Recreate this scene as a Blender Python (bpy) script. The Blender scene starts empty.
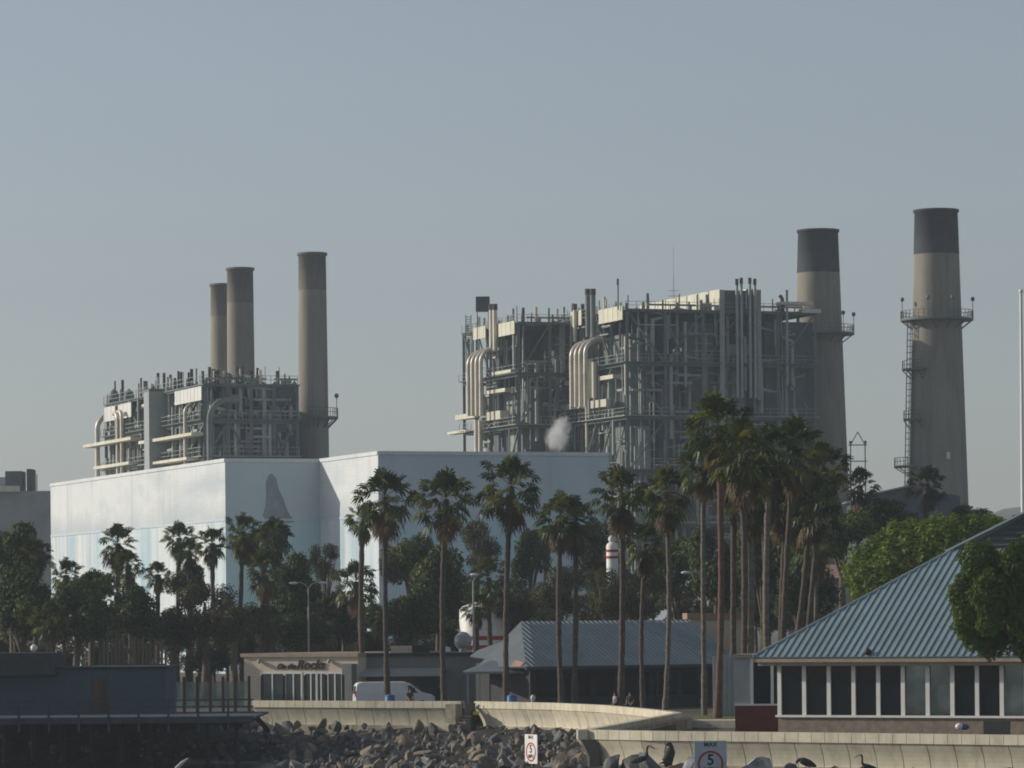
import bpy, bmesh, math, random
from mathutils import Vector, Matrix
R = math.radians
rnd = random.Random(7)
S = bpy.context.scene
COL = S.collection

# ------------------------------------------------------------------ camera, world, sun, exposure
F = 4096.0                    # focal length in pixels of the 1024 wide picture
CZ, HY, ROLL = 6.27, 620.0, R(0.5)
cr, sr = math.cos(ROLL), math.sin(ROLL)
cd = bpy.data.cameras.new('camera'); cam = bpy.data.objects.new('camera', cd); COL.objects.link(cam)
cam.matrix_world = Matrix(((cr, sr, 0, 0), (0, 0, -1, 0), (-sr, cr, 0, CZ), (0, 0, 0, 1)))
cd.sensor_width = 36; cd.lens = F / 1024 * 36; cd.shift_y = (HY - 384) / 1024
cd.clip_start = 1; cd.clip_end = 20000
S.camera = cam

SUN_EL, SUN_PHI = R(21), R(104)
sdir = Vector((-math.sin(SUN_PHI) * math.cos(SUN_EL), -math.cos(SUN_PHI) * math.cos(SUN_EL), math.sin(SUN_EL)))
w = bpy.data.worlds.new('World'); S.world = w; w.use_nodes = True
nt = w.node_tree; nt.nodes.clear()
sky = nt.nodes.new('ShaderNodeTexSky'); sky.sky_type = 'NISHITA'; sky.sun_disc = False
sky.sun_elevation = SUN_EL; sky.sun_rotation = math.atan2(sdir.x, sdir.y) % (2 * math.pi)
sky.air_density = 1.0; sky.dust_density = 0.8; sky.ozone_density = 2.5
hs = nt.nodes.new('ShaderNodeHueSaturation'); hs.inputs['Saturation'].default_value = 0.5
bg = nt.nodes.new('ShaderNodeBackground'); bg.inputs['Strength'].default_value = 0.082
wo = nt.nodes.new('ShaderNodeOutputWorld')
nt.links.new(sky.outputs[0], hs.inputs['Color']); tn = nt.nodes.new('ShaderNodeMix'); tn.data_type = 'RGBA'; tn.blend_type = 'MULTIPLY'; tn.inputs[0].default_value = 1; tn.inputs[7].default_value = (.97, .985, 1.03, 1)
nt.links.new(hs.outputs[0], tn.inputs[6]); nt.links.new(tn.outputs[2], bg.inputs[0]); nt.links.new(bg.outputs[0], wo.inputs[0])
sl = bpy.data.lights.new('sun', 'SUN'); sl.energy = 3.2; sl.angle = R(0.5); sl.color = (1.0, 0.92, 0.80)
so = bpy.data.objects.new('sun', sl); COL.objects.link(so)
so.rotation_euler = sdir.to_track_quat('Z', 'Y').to_euler()
S.view_settings.view_transform = 'Standard'; S.view_settings.look = 'None'
S.view_settings.exposure = 0.1; S.view_settings.gamma = 1.0
S.render.engine = 'CYCLES'; S.cycles.use_denoising = True; S.cycles.pixel_filter_type = 'BLACKMAN_HARRIS'; S.cycles.filter_width = 1.85
S.cycles.max_bounces = 6; S.cycles.volume_bounces = 3; S.cycles.transparent_max_bounces = 12
HAZE = 0.00018

# ------------------------------------------------------------------ pixel <-> place
def ray(px, py):
    a = (px - 512) / F; b = -(py - HY) / F
    return a * cr + b * sr, -a * sr + b * cr
def P(px, py, D):
    wx, wz = ray(px, py); return Vector((wx * D, D, CZ + wz * D))
def PZ(px, py, z):
    wx, wz = ray(px, py); return P(px, py, (z - CZ) / wz)
def proj(p):
    wx, wz = p[0] / p[1], (p[2] - CZ) / p[1]
    return 512 + F * (wx * cr - wz * sr), HY - F * (wx * sr + wz * cr)
def X(px, z, D):              # x of the point at depth D and height z that shows at column px
    wz = (z - CZ) / D; return ((px - 512) / F + wz * sr) / cr * D
def along(base, d, px):       # walk from base along d until the column is px
    lo, hi = -200.0, 200.0
    f = lambda t: proj(base + d * t)[0] - px
    if f(lo) * f(hi) > 0: lo, hi = -90.0, 90.0
    s = 1 if f(hi) > f(lo) else -1
    for _ in range(60):
        m = (lo + hi) / 2
        if f(m) * s > 0: hi = m
        else: lo = m
    return (lo + hi) / 2
def ZY(py, px, D): return P(px, py, D).z

# ------------------------------------------------------------------ materials
def mat(name, col, rough=0.7, var=0.15, scale=2.0, metal=0.0, bump=0.0, spec=0.3, col2=None, stretch=None, detail=5.0):
    m = bpy.data.materials.new(name); m.use_nodes = True
    t = m.node_tree; b = t.nodes['Principled BSDF']
    b.inputs['Roughness'].default_value = rough; b.inputs['Metallic'].default_value = metal
    b.inputs['Specular IOR Level'].default_value = spec
    tc = t.nodes.new('ShaderNodeTexCoord'); src = tc.outputs['Object']
    if stretch:
        mp = t.nodes.new('ShaderNodeMapping'); mp.inputs['Scale'].default_value = stretch
        t.links.new(src, mp.inputs[0]); src = mp.outputs[0]
    n = t.nodes.new('ShaderNodeTexNoise'); n.inputs['Scale'].default_value = scale; n.inputs['Detail'].default_value = detail
    n.inputs['Roughness'].default_value = 0.65
    t.links.new(src, n.inputs['Vector'])
    rp = t.nodes.new('ShaderNodeValToRGB')
    c2 = col2 or tuple(c * (1 - var) for c in col); c1 = col if col2 else tuple(min(1, c * (1 + var)) for c in col)
    rp.color_ramp.elements[0].position = 0.3; rp.color_ramp.elements[1].position = 0.7
    rp.color_ramp.elements[0].color = (*c2, 1); rp.color_ramp.elements[1].color = (*c1, 1)
    t.links.new(n.outputs[0], rp.inputs[0]); t.links.new(rp.outputs[0], b.inputs['Base Color'])
    if bump:
        bp = t.nodes.new('ShaderNodeBump'); bp.inputs['Strength'].default_value = 0.6; bp.inputs['Distance'].default_value = bump
        t.links.new(n.outputs[0], bp.inputs['Height']); t.links.new(bp.outputs[0], b.inputs['Normal'])
    return m
M = {}
M['steel'] = mat('steel', (.12, .16, .15), .6, .3, .35)
M['steel_light'] = mat('steel_light', (.30, .32, .28), .6, .25, .4)
M['casing'] = mat('casing', (.075, .09, .095), .6, .4, .3)
M['duct'] = mat('duct', (.16, .18, .17), .6, .3, .3)
M['panel'] = mat('panel', (.66, .63, .5), .6, .15, .3, stretch=(1, 1, .3))
M['white_panel'] = mat('white_panel', (.7, .7, .66), .6, .1, .3)
M['pipe'] = mat('pipe', (.62, .57, .48), .42, .15, .5, metal=.25)
M['pipe_grey'] = mat('pipe_grey', (.33, .36, .34), .5, .2, .5, metal=.15)
M['rust'] = mat('rust', (.075, .06, .052), .8, .4, 1)
M['stack'] = mat('stack', (.27, .245, .20), .85, .1, .35, bump=.02, stretch=(1, 1, .25))
M['stack_dark'] = mat('stack_dark', (.042, .05, .058), .8, .25, .4)
M['stack_top'] = mat('stack_top', (.19, .175, .15), .85, .2, .4)
M['concrete'] = mat('concrete', (.66, .60, .455), .85, .13, 1.3, bump=.01, detail=8)
M['footing'] = mat('footing', (.40, .35, .27), .9, .3, 1.5, bump=.02)
M['joint'] = mat('joint', (.15, .135, .11), .9)
M['rock'] = mat('rock', (.19, .185, .175), .85, .45, 1.6, bump=.06, col2=(.06, .06, .06))
M['rock_tan'] = mat('rock_tan', (.30, .25, .18), .85, .3, 1.4, bump=.06, col2=(.15, .125, .095))
M['rock_pale'] = mat('rock_pale', (.6, .6, .58), .85, .3, 2.2, bump=.05, col2=(.2, .2, .21))
M['bank'] = mat('bank', (.04, .038, .034), .95, .4, .8, bump=.1)
M['soil'] = mat('soil', (.10, .09, .065), .95, .3, .2)
M['turf'] = mat('turf', (.12, .13, .035), .9, .3, .8)
M['roof_blue'] = mat('roof_blue', (.25, .335, .36), .45, .12, .35, metal=.15, spec=.4)
M['roof_grey'] = mat('roof_grey', (.23, .28, .295), .5, .1, .4, metal=.1)
M['roof_slate'] = mat('roof_slate', (.13, .15, .16), .7, .15, .6)
M['roof_dark'] = mat('roof_dark', (.025, .03, .03), .8, .3, 1)
M['white_paint'] = mat('white_paint', (.78, .77, .72), .5, .05, 1)
M['sign_board_shade'] = mat('sign_board_shade', (.44, .52, .56), .5, .08, 2)  # white board turned from the sun, its bluish shade put into the colour
M['fascia'] = mat('fascia', (.34, .27, .21), .7, .15, 1.2)
M['brick'] = mat('brick', (.25, .20, .16), .9, .25, 3)
M['red_wall'] = mat('red_wall', (.16, .04, .032), .8, .2, 1.5)
M['cream'] = mat('cream', (.62, .53, .41), .85, .08, .8)
M['grey_far'] = mat('grey_far', (.3, .31, .31), .85, .2, .2)
M['grey_wall'] = mat('grey_wall', (.19, .2, .195), .85, .15, .6)
M['slate_wall'] = mat('slate_wall', (.055, .095, .115), .85, .12, .5)
M['dark'] = mat('dark', (.03, .032, .034), .7, .3, 1)
M['brown_wood'] = mat('brown_wood', (.09, .055, .04), .8, .25, 1.5, stretch=(1, 1, .1))
M['plank'] = mat('plank', (.15, .115, .085), .85, .3, 1.2, stretch=(1, 1, .15))
M['grey_wood'] = mat('grey_wood', (.06, .078, .092), .85, .25, 1.2)
M['glass'] = mat('glass', (.008, .012, .014), .06, .2, .7, spec=.2)
M['glass_green'] = mat('glass_green', (.03, .05, .048), .08, .3, .5, spec=.5)
M['glass_mirror'] = mat('glass_mirror', (.22, .25, .25), .08, .5, .45, metal=.75, col2=(.05, .06, .06))
M['glass_clear'] = mat('glass_clear', (.55, .68, .64), .04, .1, .5, spec=.4); M['glass_clear'].node_tree.nodes['Principled BSDF'].inputs['Transmission Weight'].default_value = .85
M['trunk'] = mat('trunk', (.092, .073, .058), .9, .35, 2.5, bump=.04, stretch=(1, 1, 2.5))
M['trunk_red'] = mat('trunk_red', (.13, .075, .053), .9, .35, 2.5, bump=.04, stretch=(1, 1, 2.5))
M['trunk_pale'] = mat('trunk_pale', (.15, .13, .105), .9, .4, 2.5, bump=.04, stretch=(1, 1, 2.5))
M['bark'] = mat('bark', (.12, .095, .07), .9, .3, 2, bump=.04)
M['van_white'] = mat('van_white', (.8, .8, .8), .3, .03, 1, spec=.5)
M['tyre'] = mat('tyre', (.02, .02, .02), .8)
M['metal'] = mat('metal', (.5, .5, .5), .4, .1, 1, metal=.6)
M['lamp_grey'] = mat('lamp_grey', (.34, .36, .36), .5, .1, 1)
M['red'] = mat('red', (.42, .04, .04), .6, .1, 1)
M['black'] = mat('black', (.02, .02, .022), .6)
M['maroon'] = mat('maroon', (.022, .010, .014), .6)
M['blue'] = mat('blue', (.06, .16, .36), .5)
M['feather'] = mat('feather', (.05, .045, .045), .8, .4, 6)
M['feather_pale'] = mat('feather_pale', (.6, .6, .58), .8, .2, 6)
M['bill'] = mat('bill', (.3, .25, .17), .6)
M['skin'] = mat('skin', (.42, .26, .19), .6, .05, 3)
M['hair'] = mat('hair', (.03, .022, .018), .7)
M['terracotta'] = mat('terracotta', (.34, .21, .16), .85, .2, 1)
M['house'] = mat('house', (.45, .4, .36), .85, .2, .1)
M['hill'] = mat('hill', (.10, .115, .115), .95, .3, .02)
M['wood_pale'] = mat('wood_pale', (.6, .57, .52), .8, .2, 2)

def stain(m, c, scale=1.0, stretch=(1, 1, .12), lo=.45, hi=.66, amt=1.0):
    """weathering: patches or run-down streaks of another colour mixed into a material"""
    t = m.node_tree; b = t.nodes['Principled BSDF']; src = b.inputs['Base Color'].links[0].from_socket
    tc = t.nodes.new('ShaderNodeTexCoord'); mp = t.nodes.new('ShaderNodeMapping'); mp.inputs['Scale'].default_value = stretch; mp.inputs['Location'].default_value = (3.1, 7.7, 1.3)
    n = t.nodes.new('ShaderNodeTexNoise'); n.inputs['Scale'].default_value = scale; n.inputs['Detail'].default_value = 7; n.inputs['Roughness'].default_value = .7
    rp = t.nodes.new('ShaderNodeValToRGB'); rp.color_ramp.elements[0].position = lo; rp.color_ramp.elements[1].position = hi
    rp.color_ramp.elements[0].color = (0, 0, 0, 1); rp.color_ramp.elements[1].color = (amt, amt, amt, 1)
    mx = t.nodes.new('ShaderNodeMix'); mx.data_type = 'RGBA'; mx.inputs[7].default_value = (*c, 1)
    t.links.new(tc.outputs['Object'], mp.inputs[0]); t.links.new(mp.outputs[0], n.inputs['Vector']); t.links.new(n.outputs[0], rp.inputs[0])
    t.links.new(rp.outputs[0], mx.inputs[0]); t.links.new(src, mx.inputs[6]); t.links.new(mx.outputs[2], b.inputs['Base Color'])
def leafmat(name, c, c2, rough=.55):
    m = mat(name, c, rough, .2, .9, spec=.25, col2=c2)
    t = m.node_tree; b = t.nodes['Principled BSDF']; src = b.inputs['Base Color'].links[0].from_socket
    tr_ = t.nodes.new('ShaderNodeBsdfTranslucent'); mx = t.nodes.new('ShaderNodeMixShader'); mx.inputs[0].default_value = .35
    g_ = t.nodes.new('ShaderNodeMix'); g_.data_type = 'RGBA'; g_.blend_type = 'MULTIPLY'; g_.inputs[0].default_value = 1; g_.inputs[7].default_value = (1, 1, .55, 1)
    t.links.new(src, g_.inputs[6]); t.links.new(g_.outputs[2], tr_.inputs[0]); t.links.new(b.outputs[0], mx.inputs[1]); t.links.new(tr_.outputs[0], mx.inputs[2])
    t.links.new(mx.outputs[0], t.nodes['Material Output'].inputs['Surface'])
    return m
stain(M['concrete'], (.30, .27, .21), 1.1, (1, 1, .25), .5, .75, .7); stain(M['footing'], (.13, .12, .09), .9, (1, 1, .5), .45, .7, .8)
stain(M['stack'], (.13, .12, .105), .5, (1, 1, .09), .42, .70, .75); stain(M['stack'], (.33, .305, .26), .35, (1, 1, .5), .55, .75, .5)
stain(M['stack_dark'], (.075, .08, .085), .5, (1, 1, .1), .5, .75, .6); stain(M['stack_top'], (.12, .115, .11), .5, (1, 1, .12), .42, .7, .8)
stain(M['roof_blue'], (.15, .20, .22), .5, (1, 1, .4), .5, .75, .6); stain(M['roof_grey'], (.14, .17, .185), .5, (1, 1, .4), .5, .75, .6)
stain(M['white_paint'], (.5, .47, .42), 1.5, (1, 1, .3), .55, .8, .5); stain(M['cream'], (.42, .34, .26), .7, (1, 1, .2), .52, .75, .5)
stain(M['panel'], (.36, .32, .24), .8, (1, 1, .2), .5, .72, .7); stain(M['pipe'], (.3, .23, .17), .7, (1, 1, .3), .5, .7, .6); stain(M['white_panel'], (.42, .4, .36), .8, (1, 1, .2), .52, .75, .6)
stain(M['steel'], (.13, .10, .075), .5, (1, 1, .4), .52, .72, .7); stain(M['casing'], (.15, .15, .14), .3, (1, 1, .3), .5, .7, .7); stain(M['slate_wall'], (.05, .07, .09), .5, (1, 1, .2), .5, .75, .6)
stain(M['grey_wall'], (.1, .1, .1), .5, (1, 1, .15), .5, .75, .6)
M['leaf_dark'] = leafmat('leaf_dark', (.06, .086, .024), (.024, .042, .014))
M['leaf_light'] = leafmat('leaf_light', (.14, .17, .03), (.07, .10, .02))
M['leaf_mid'] = leafmat('leaf_mid', (.135, .185, .028), (.065, .105, .016))
M['leaf_olive'] = leafmat('leaf_olive', (.125, .105, .05), (.06, .054, .028))
M['leaf_bright'] = leafmat('leaf_bright', (.27, .33, .03), (.15, .22, .02))
M['leaf_bright2'] = leafmat('leaf_bright2', (.12, .17, .022), (.05, .09, .014))
M['frond'] = leafmat('frond', (.066, .092, .024), (.032, .05, .016), .45)
M['frond_light'] = leafmat('frond_light', (.19, .19, .045), (.09, .11, .028), .45)
M['frond_dead'] = leafmat('frond_dead', (.20, .145, .085), (.10, .075, .05), .8)
M['frond_dark'] = leafmat('frond_dark', (.05, .055, .035), (.03, .034, .024), .7)

def mural_mat(name, lower):
    """Weathered pale wall paint: soft grey-blue cloudy patches above, vertical pale blue streaks below."""
    m = mat(name, (.62, .67, .68), .75)
    t = m.node_tree; b = t.nodes['Principled BSDF']
    tc = t.nodes.new('ShaderNodeTexCoord'); mp = t.nodes.new('ShaderNodeMapping')
    mp.inputs['Scale'].default_value = (.16, .16, .012) if lower else (.028, .028, .11)
    n = t.nodes.new('ShaderNodeTexNoise'); n.inputs['Scale'].default_value = 1.6 if lower else 1.0; n.inputs['Detail'].default_value = 4
    n.inputs['Distortion'].default_value = .4
    rp = t.nodes.new('ShaderNodeValToRGB'); e = rp.color_ramp.elements
    if lower:
        e[0].position, e[0].color = .34, (.40, .55, .62, 1); e[1].position, e[1].color = .62, (.72, .74, .73, 1)
        k = e.new(.47); k.color = (.58, .67, .70, 1)
    else:
        e[0].position, e[0].color = .30, (.50, .56, .59, 1); e[1].position, e[1].color = .52, (.72, .74, .73, 1)
    t.links.new(tc.outputs['Object'], mp.inputs[0]); t.links.new(mp.outputs[0], n.inputs['Vector'])
    t.links.new(n.outputs[0], rp.inputs[0])
    br = t.nodes.new('ShaderNodeTexBrick'); br.inputs['Scale'].default_value = .55
    br.inputs['Color1'].default_value = (1, 1, 1, 1); br.inputs['Color2'].default_value = (.95, .96, .97, 1); br.inputs['Mortar'].default_value = (.93, .94, .95, 1)
    br.inputs['Mortar Size'].default_value = .03; br.offset = 0
    mx = t.nodes.new('ShaderNodeMix'); mx.data_type = 'RGBA'; mx.blend_type = 'MULTIPLY'; mx.inputs[0].default_value = 1
    mp2 = t.nodes.new('ShaderNodeMapping'); mp2.inputs['Rotation'].default_value = (R(90), 0, 0)
    t.links.new(tc.outputs['Object'], mp2.inputs[0]); t.links.new(mp2.outputs[0], br.inputs['Vector'])
    t.links.new(rp.outputs[0], mx.inputs[6]); t.links.new(br.outputs['Color'], mx.inputs[7])
    t.links.new(mx.outputs[2], b.inputs['Base Color'])
    return m
def cloud_band(m, z0, z1, c):
    """the painted cloud bank along the foot of the upper mural"""
    t = m.node_tree; b = t.nodes['Principled BSDF']; src = b.inputs['Base Color'].links[0].from_socket
    tc = t.nodes.new('ShaderNodeTexCoord'); sx = t.nodes.new('ShaderNodeSeparateXYZ'); t.links.new(tc.outputs['Object'], sx.inputs[0])
    n = t.nodes.new('ShaderNodeTexNoise'); n.inputs['Scale'].default_value = .14; n.inputs['Detail'].default_value = 6; t.links.new(tc.outputs['Object'], n.inputs['Vector'])
    a = t.nodes.new('ShaderNodeMath'); a.operation = 'MULTIPLY_ADD'; a.inputs[1].default_value = 5.0; t.links.new(n.outputs[0], a.inputs[0]); a.inputs[2].default_value = -2.5
    s_ = t.nodes.new('ShaderNodeMath'); s_.operation = 'ADD'; t.links.new(sx.outputs['Z'], s_.inputs[0]); t.links.new(a.outputs[0], s_.inputs[1])
    mr = t.nodes.new('ShaderNodeMapRange'); mr.inputs['From Min'].default_value = z1; mr.inputs['From Max'].default_value = z0; mr.inputs['To Max'].default_value = .8; t.links.new(s_.outputs[0], mr.inputs['Value'])
    mx = t.nodes.new('ShaderNodeMix'); mx.data_type = 'RGBA'; mx.inputs[7].default_value = (*c, 1)
    t.links.new(mr.outputs[0], mx.inputs[0]); t.links.new(src, mx.inputs[6]); t.links.new(mx.outputs[2], b.inputs['Base Color'])
M['mural_upper'] = mural_mat('mural_upper', False)
M['mural_lower'] = mural_mat('mural_lower', True)
M['mural_blue_shade'] = mat('mural_blue_shade', (.58, .66, .69), .75, .1, .05, col2=(.46, .56, .61), stretch=(1, 1, 2))  # faded mural blue with the bluish shade of the sunless faces mixed in
M['mural_aqua_shade'] = mat('mural_aqua_shade', (.58, .74, .77), .75, .1, .12, col2=(.40, .60, .67), stretch=(1, 1, .2))  # lower mural streaks, bluish shade of the same faces put into the colour
cloud_band(M['mural_upper'], 17.8, 21.5, (.40, .46, .50)); stain(M['mural_upper'], (.46, .53, .57), .11, (1, 1, 1.8), .50, .70, .6); stain(M['mural_upper'], (.36, .38, .38), .5, (1, 1, .06), .54, .74, .6); stain(M['mural_lower'], (.36, .40, .42), .35, (1, 1, .07), .50, .68, .7)
stain(M['mural_blue_shade'], (.62, .70, .71), .09, (1, 1, 1), .5, .72, .7); stain(M['mural_blue_shade'], (.3, .38, .42), .5, (1, 1, .06), .58, .75, .4)
M['mural_shape'] = mat('mural_shape', (.16, .19, .22), .8, .3, .25, col2=(.36, .41, .45))

def water_mat():
    m = bpy.data.materials.new('water'); m.use_nodes = True
    t = m.node_tree; b = t.nodes['Principled BSDF']
    b.inputs['Base Color'].default_value = (.006, .018, .02, 1); b.inputs['Roughness'].default_value = .12
    b.inputs['IOR'].default_value = 1.33
    tc = t.nodes.new('ShaderNodeTexCoord'); mp = t.nodes.new('ShaderNodeMapping'); mp.inputs['Scale'].default_value = (.7, 1.6, 1)
    n = t.nodes.new('ShaderNodeTexNoise'); n.inputs['Scale'].default_value = 1.3; n.inputs['Detail'].default_value = 4
    bp = t.nodes.new('ShaderNodeBump'); bp.inputs['Strength'].default_value = .8; bp.inputs['Distance'].default_value = .25
    t.links.new(tc.outputs['Object'], mp.inputs[0]); t.links.new(mp.outputs[0], n.inputs['Vector'])
    t.links.new(n.outputs[0], bp.inputs['Height']); t.links.new(bp.outputs[0], b.inputs['Normal'])
    return m
M['water'] = water_mat()

# ------------------------------------------------------------------ mesh builder
def frame_from(d, up=Vector((0, 0, 1))):
    d = d.normalized()
    if abs(d.dot(up)) > .98: up = Vector((1, 0, 0))
    a = d.cross(up).normalized(); return a, a.cross(d).normalized()
class MB:
    def __init__(s): s.v = []; s.f = []; s.mi = []; s.sm = []
    def add(s, vs, fs, mi=0, smooth=False):
        o = len(s.v); s.v += [tuple(x) for x in vs]
        for f in fs: s.f.append([o + i for i in f]); s.mi.append(mi); s.sm.append(smooth)
    def box(s, c, sx, sy, sz, u=Vector((1, 0, 0)), v=Vector((0, 1, 0)), mi=0):
        """box with base centre c, sizes along u, v and z"""
        c = Vector(c); vs = []
        for k in (0, 1):
            for (i, j) in ((-1, -1), (1, -1), (1, 1), (-1, 1)):
                vs.append(c + u * (sx / 2 * i) + v * (sy / 2 * j) + Vector((0, 0, sz * k)))
        s.add(vs, [(0, 3, 2, 1), (4, 5, 6, 7), (0, 1, 5, 4), (1, 2, 6, 5), (2, 3, 7, 6), (3, 0, 4, 7)], mi)
    def cell(s, o, u, v, a0, a1, b0, b1, z0, z1, mi=0):
        """box spanning a along u, b along v from origin o, absolute heights z0..z1"""
        c = Vector(o) + u * ((a0 + a1) / 2) + v * ((b0 + b1) / 2); c.z = z0
        s.box(c, a1 - a0, b1 - b0, z1 - z0, u, v, mi)
    def bar(s, p, q, w, h=None, mi=0):
        p, q = Vector(p), Vector(q); h = h or w
        a, b = frame_from(q - p)
        vs = [x + a * (w / 2 * i) + b * (h / 2 * j) for x in (p, q) for (i, j) in ((-1, -1), (1, -1), (1, 1), (-1, 1))]
        s.add(vs, [(0, 1, 2, 3), (7, 6, 5, 4), (0, 4, 5, 1), (1, 5, 6, 2), (2, 6, 7, 3), (3, 7, 4, 0)], mi)
    def tube(s, pts, r, n=8, mi=0, cap=True):
        pts = [Vector(p) for p in pts]; rs = r if isinstance(r, (list, tuple)) else [r] * len(pts)
        vs = []; a = None
        for i, p in enumerate(pts):
            d = (pts[min(i + 1, len(pts) - 1)] - pts[max(i - 1, 0)]).normalized()
            if a is None: a, b = frame_from(d)
            else:
                a = (a - d * a.dot(d)).normalized(); b = a.cross(d).normalized()
            for k in range(n):
                t = 2 * math.pi * k / n; vs.append(p + (a * math.cos(t) + b * math.sin(t)) * rs[i])
        fs = [(i * n + k, i * n + (k + 1) % n, (i + 1) * n + (k + 1) % n, (i + 1) * n + k) for i in range(len(pts) - 1) for k in range(n)]
        s.add(vs, fs, mi, True)
        if cap:
            s.add(vs[:n], [tuple(range(n))], mi); s.add(vs[-n:], [tuple(range(n))[::-1]], mi)
    def prism(s, poly, z0, z1, mi=0):
        n = len(poly); vs = [(p[0], p[1], z0) for p in poly] + [(p[0], p[1], z1) for p in poly]
        s.add(vs, [tuple(range(n))[::-1], tuple(range(n, 2 * n))] + [(i, (i + 1) % n, n + (i + 1) % n, n + i) for i in range(n)], mi)
    def slab(s, pts, n, t, mi=0):
        """flat polygon pts given thickness t against normal n"""
        pts = [Vector(p) for p in pts]; k = len(pts); vs = pts + [p - n * t for p in pts]
        s.add(vs, [tuple(range(k)), tuple(range(k, 2 * k))[::-1]] + [(i, k + i, k + (i + 1) % k, (i + 1) % k) for i in range(k)], mi)
    def lathe(s, c, prof, n=24, mi=0):
        c = Vector(c); vs = []
        for (r, z) in prof:
            for k in range(n):
                t = 2 * math.pi * k / n; vs.append(c + Vector((r * math.cos(t), r * math.sin(t), z)))
        fs = [(i * n + k, i * n + (k + 1) % n, (i + 1) * n + (k + 1) % n, (i + 1) * n + k) for i in range(len(prof) - 1) for k in range(n)]
        s.add(vs, fs, mi, True)
        s.add(vs[:n], [tuple(range(n))[::-1]], mi); s.add(vs[-n:], [tuple(range(n))], mi)
    def ball(s, c, rx, ry=None, rz=None, nu=10, nv=7, mi=0):
        c = Vector(c); ry = ry or rx; rz = rz or rx
        vs = [c + Vector((0, 0, rz))]
        for i in range(1, nv):
            a = math.pi * i / nv
            for k in range(nu):
                t = 2 * math.pi * k / nu
                vs.append(c + Vector((rx * math.sin(a) * math.cos(t), ry * math.sin(a) * math.sin(t), rz * math.cos(a))))
        vs.append(c - Vector((0, 0, rz))); L = len(vs) - 1
        fs = [(0, 1 + k, 1 + (k + 1) % nu) for k in range(nu)]
        for i in range(nv - 2):
            for k in range(nu):
                a = 1 + i * nu; fs.append((a + k, a + nu + k, a + nu + (k + 1) % nu, a + (k + 1) % nu))
        fs += [(L, 1 + (nv - 2) * nu + (k + 1) % nu, 1 + (nv - 2) * nu + k) for k in range(nu)]
        s.add(vs, fs, mi, True)
    def mesh(s, name, mats, off=Vector((0, 0, 0))):
        me = bpy.data.meshes.new(name)
        me.from_pydata([(x[0] - off[0], x[1] - off[1], x[2] - off[2]) for x in s.v], [], s.f)
        for m in (mats if isinstance(mats, (list, tuple)) else [mats]): me.materials.append(m)
        me.polygons.foreach_set('material_index', s.mi); me.polygons.foreach_set('use_smooth', s.sm)
        me.update(); return me
    def build(s, name, mats, parent=None, root=None):
        """ONE mesh object from world coordinates; parent = thing (or part) it belongs to"""
        if parent is not None:
            off = parent_origin(parent)
        else:
            xs = [v[0] for v in s.v]; ys = [v[1] for v in s.v]; zs = [v[2] for v in s.v]
            off = Vector(((min(xs) + max(xs)) / 2, (min(ys) + max(ys)) / 2, min(zs)))
        o = bpy.data.objects.new(name, s.mesh(name, mats, off)); COL.objects.link(o)
        if parent is None: o.location = off; ORG[o.name] = off
        else: o.parent = parent; ORG[o.name] = off
        return o
ORG = {}
def parent_origin(o): return ORG[o.name]
def tag(o, label=None, cat=None, group=None, kind=None):
    if label: o['label'] = label
    if cat: o['category'] = cat
    if group: o['group'] = group
    if kind: o['kind'] = kind
    return o
def thing(name, label, cat, loc, group=None):
    o = bpy.data.objects.new(name, None); COL.objects.link(o); o.location = loc; o.empty_display_size = .3
    ORG[o.name] = Vector(loc); return tag(o, label, cat, group)
def place(name, mesh, parent, loc=(0, 0, 0), scale=(1, 1, 1), rz=0):
    o = bpy.data.objects.new(name, mesh); COL.objects.link(o); o.parent = parent
    o.location = loc; o.scale = scale; o.rotation_euler = (0, 0, rz); return o
def text_mesh(name, s, size, m, parent, origin, ux, uz, depth=.03, shear=0.0, align='CENTER'):
    """raised lettering as a mesh; origin, ux (reading direction), uz (letter up) in world space"""
    c = bpy.data.curves.new(name, 'FONT'); c.body = s; c.size = size; c.extrude = depth; c.shear = shear
    c.offset = size * .018; c.align_x = align; c.align_y = 'CENTER'
    t = bpy.data.objects.new(name, c); COL.objects.link(t)
    bpy.context.view_layer.update()
    me = bpy.data.meshes.new_from_object(t.evaluated_get(bpy.context.evaluated_depsgraph_get()))
    bpy.data.objects.remove(t)
    me.name = name; me.materials.clear(); me.materials.append(m)
    n = ux.cross(uz); o = bpy.data.objects.new(name, me); COL.objects.link(o)
    mw = Matrix(((ux.x, uz.x, n.x), (ux.y, uz.y, n.y), (ux.z, uz.z, n.z))).to_4x4()
    o.parent = parent; o.matrix_local = Matrix.Translation(Vector(origin) - parent_origin(parent)) @ mw
    return o
def U(a): return Vector((math.cos(a), math.sin(a), 0))

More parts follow.
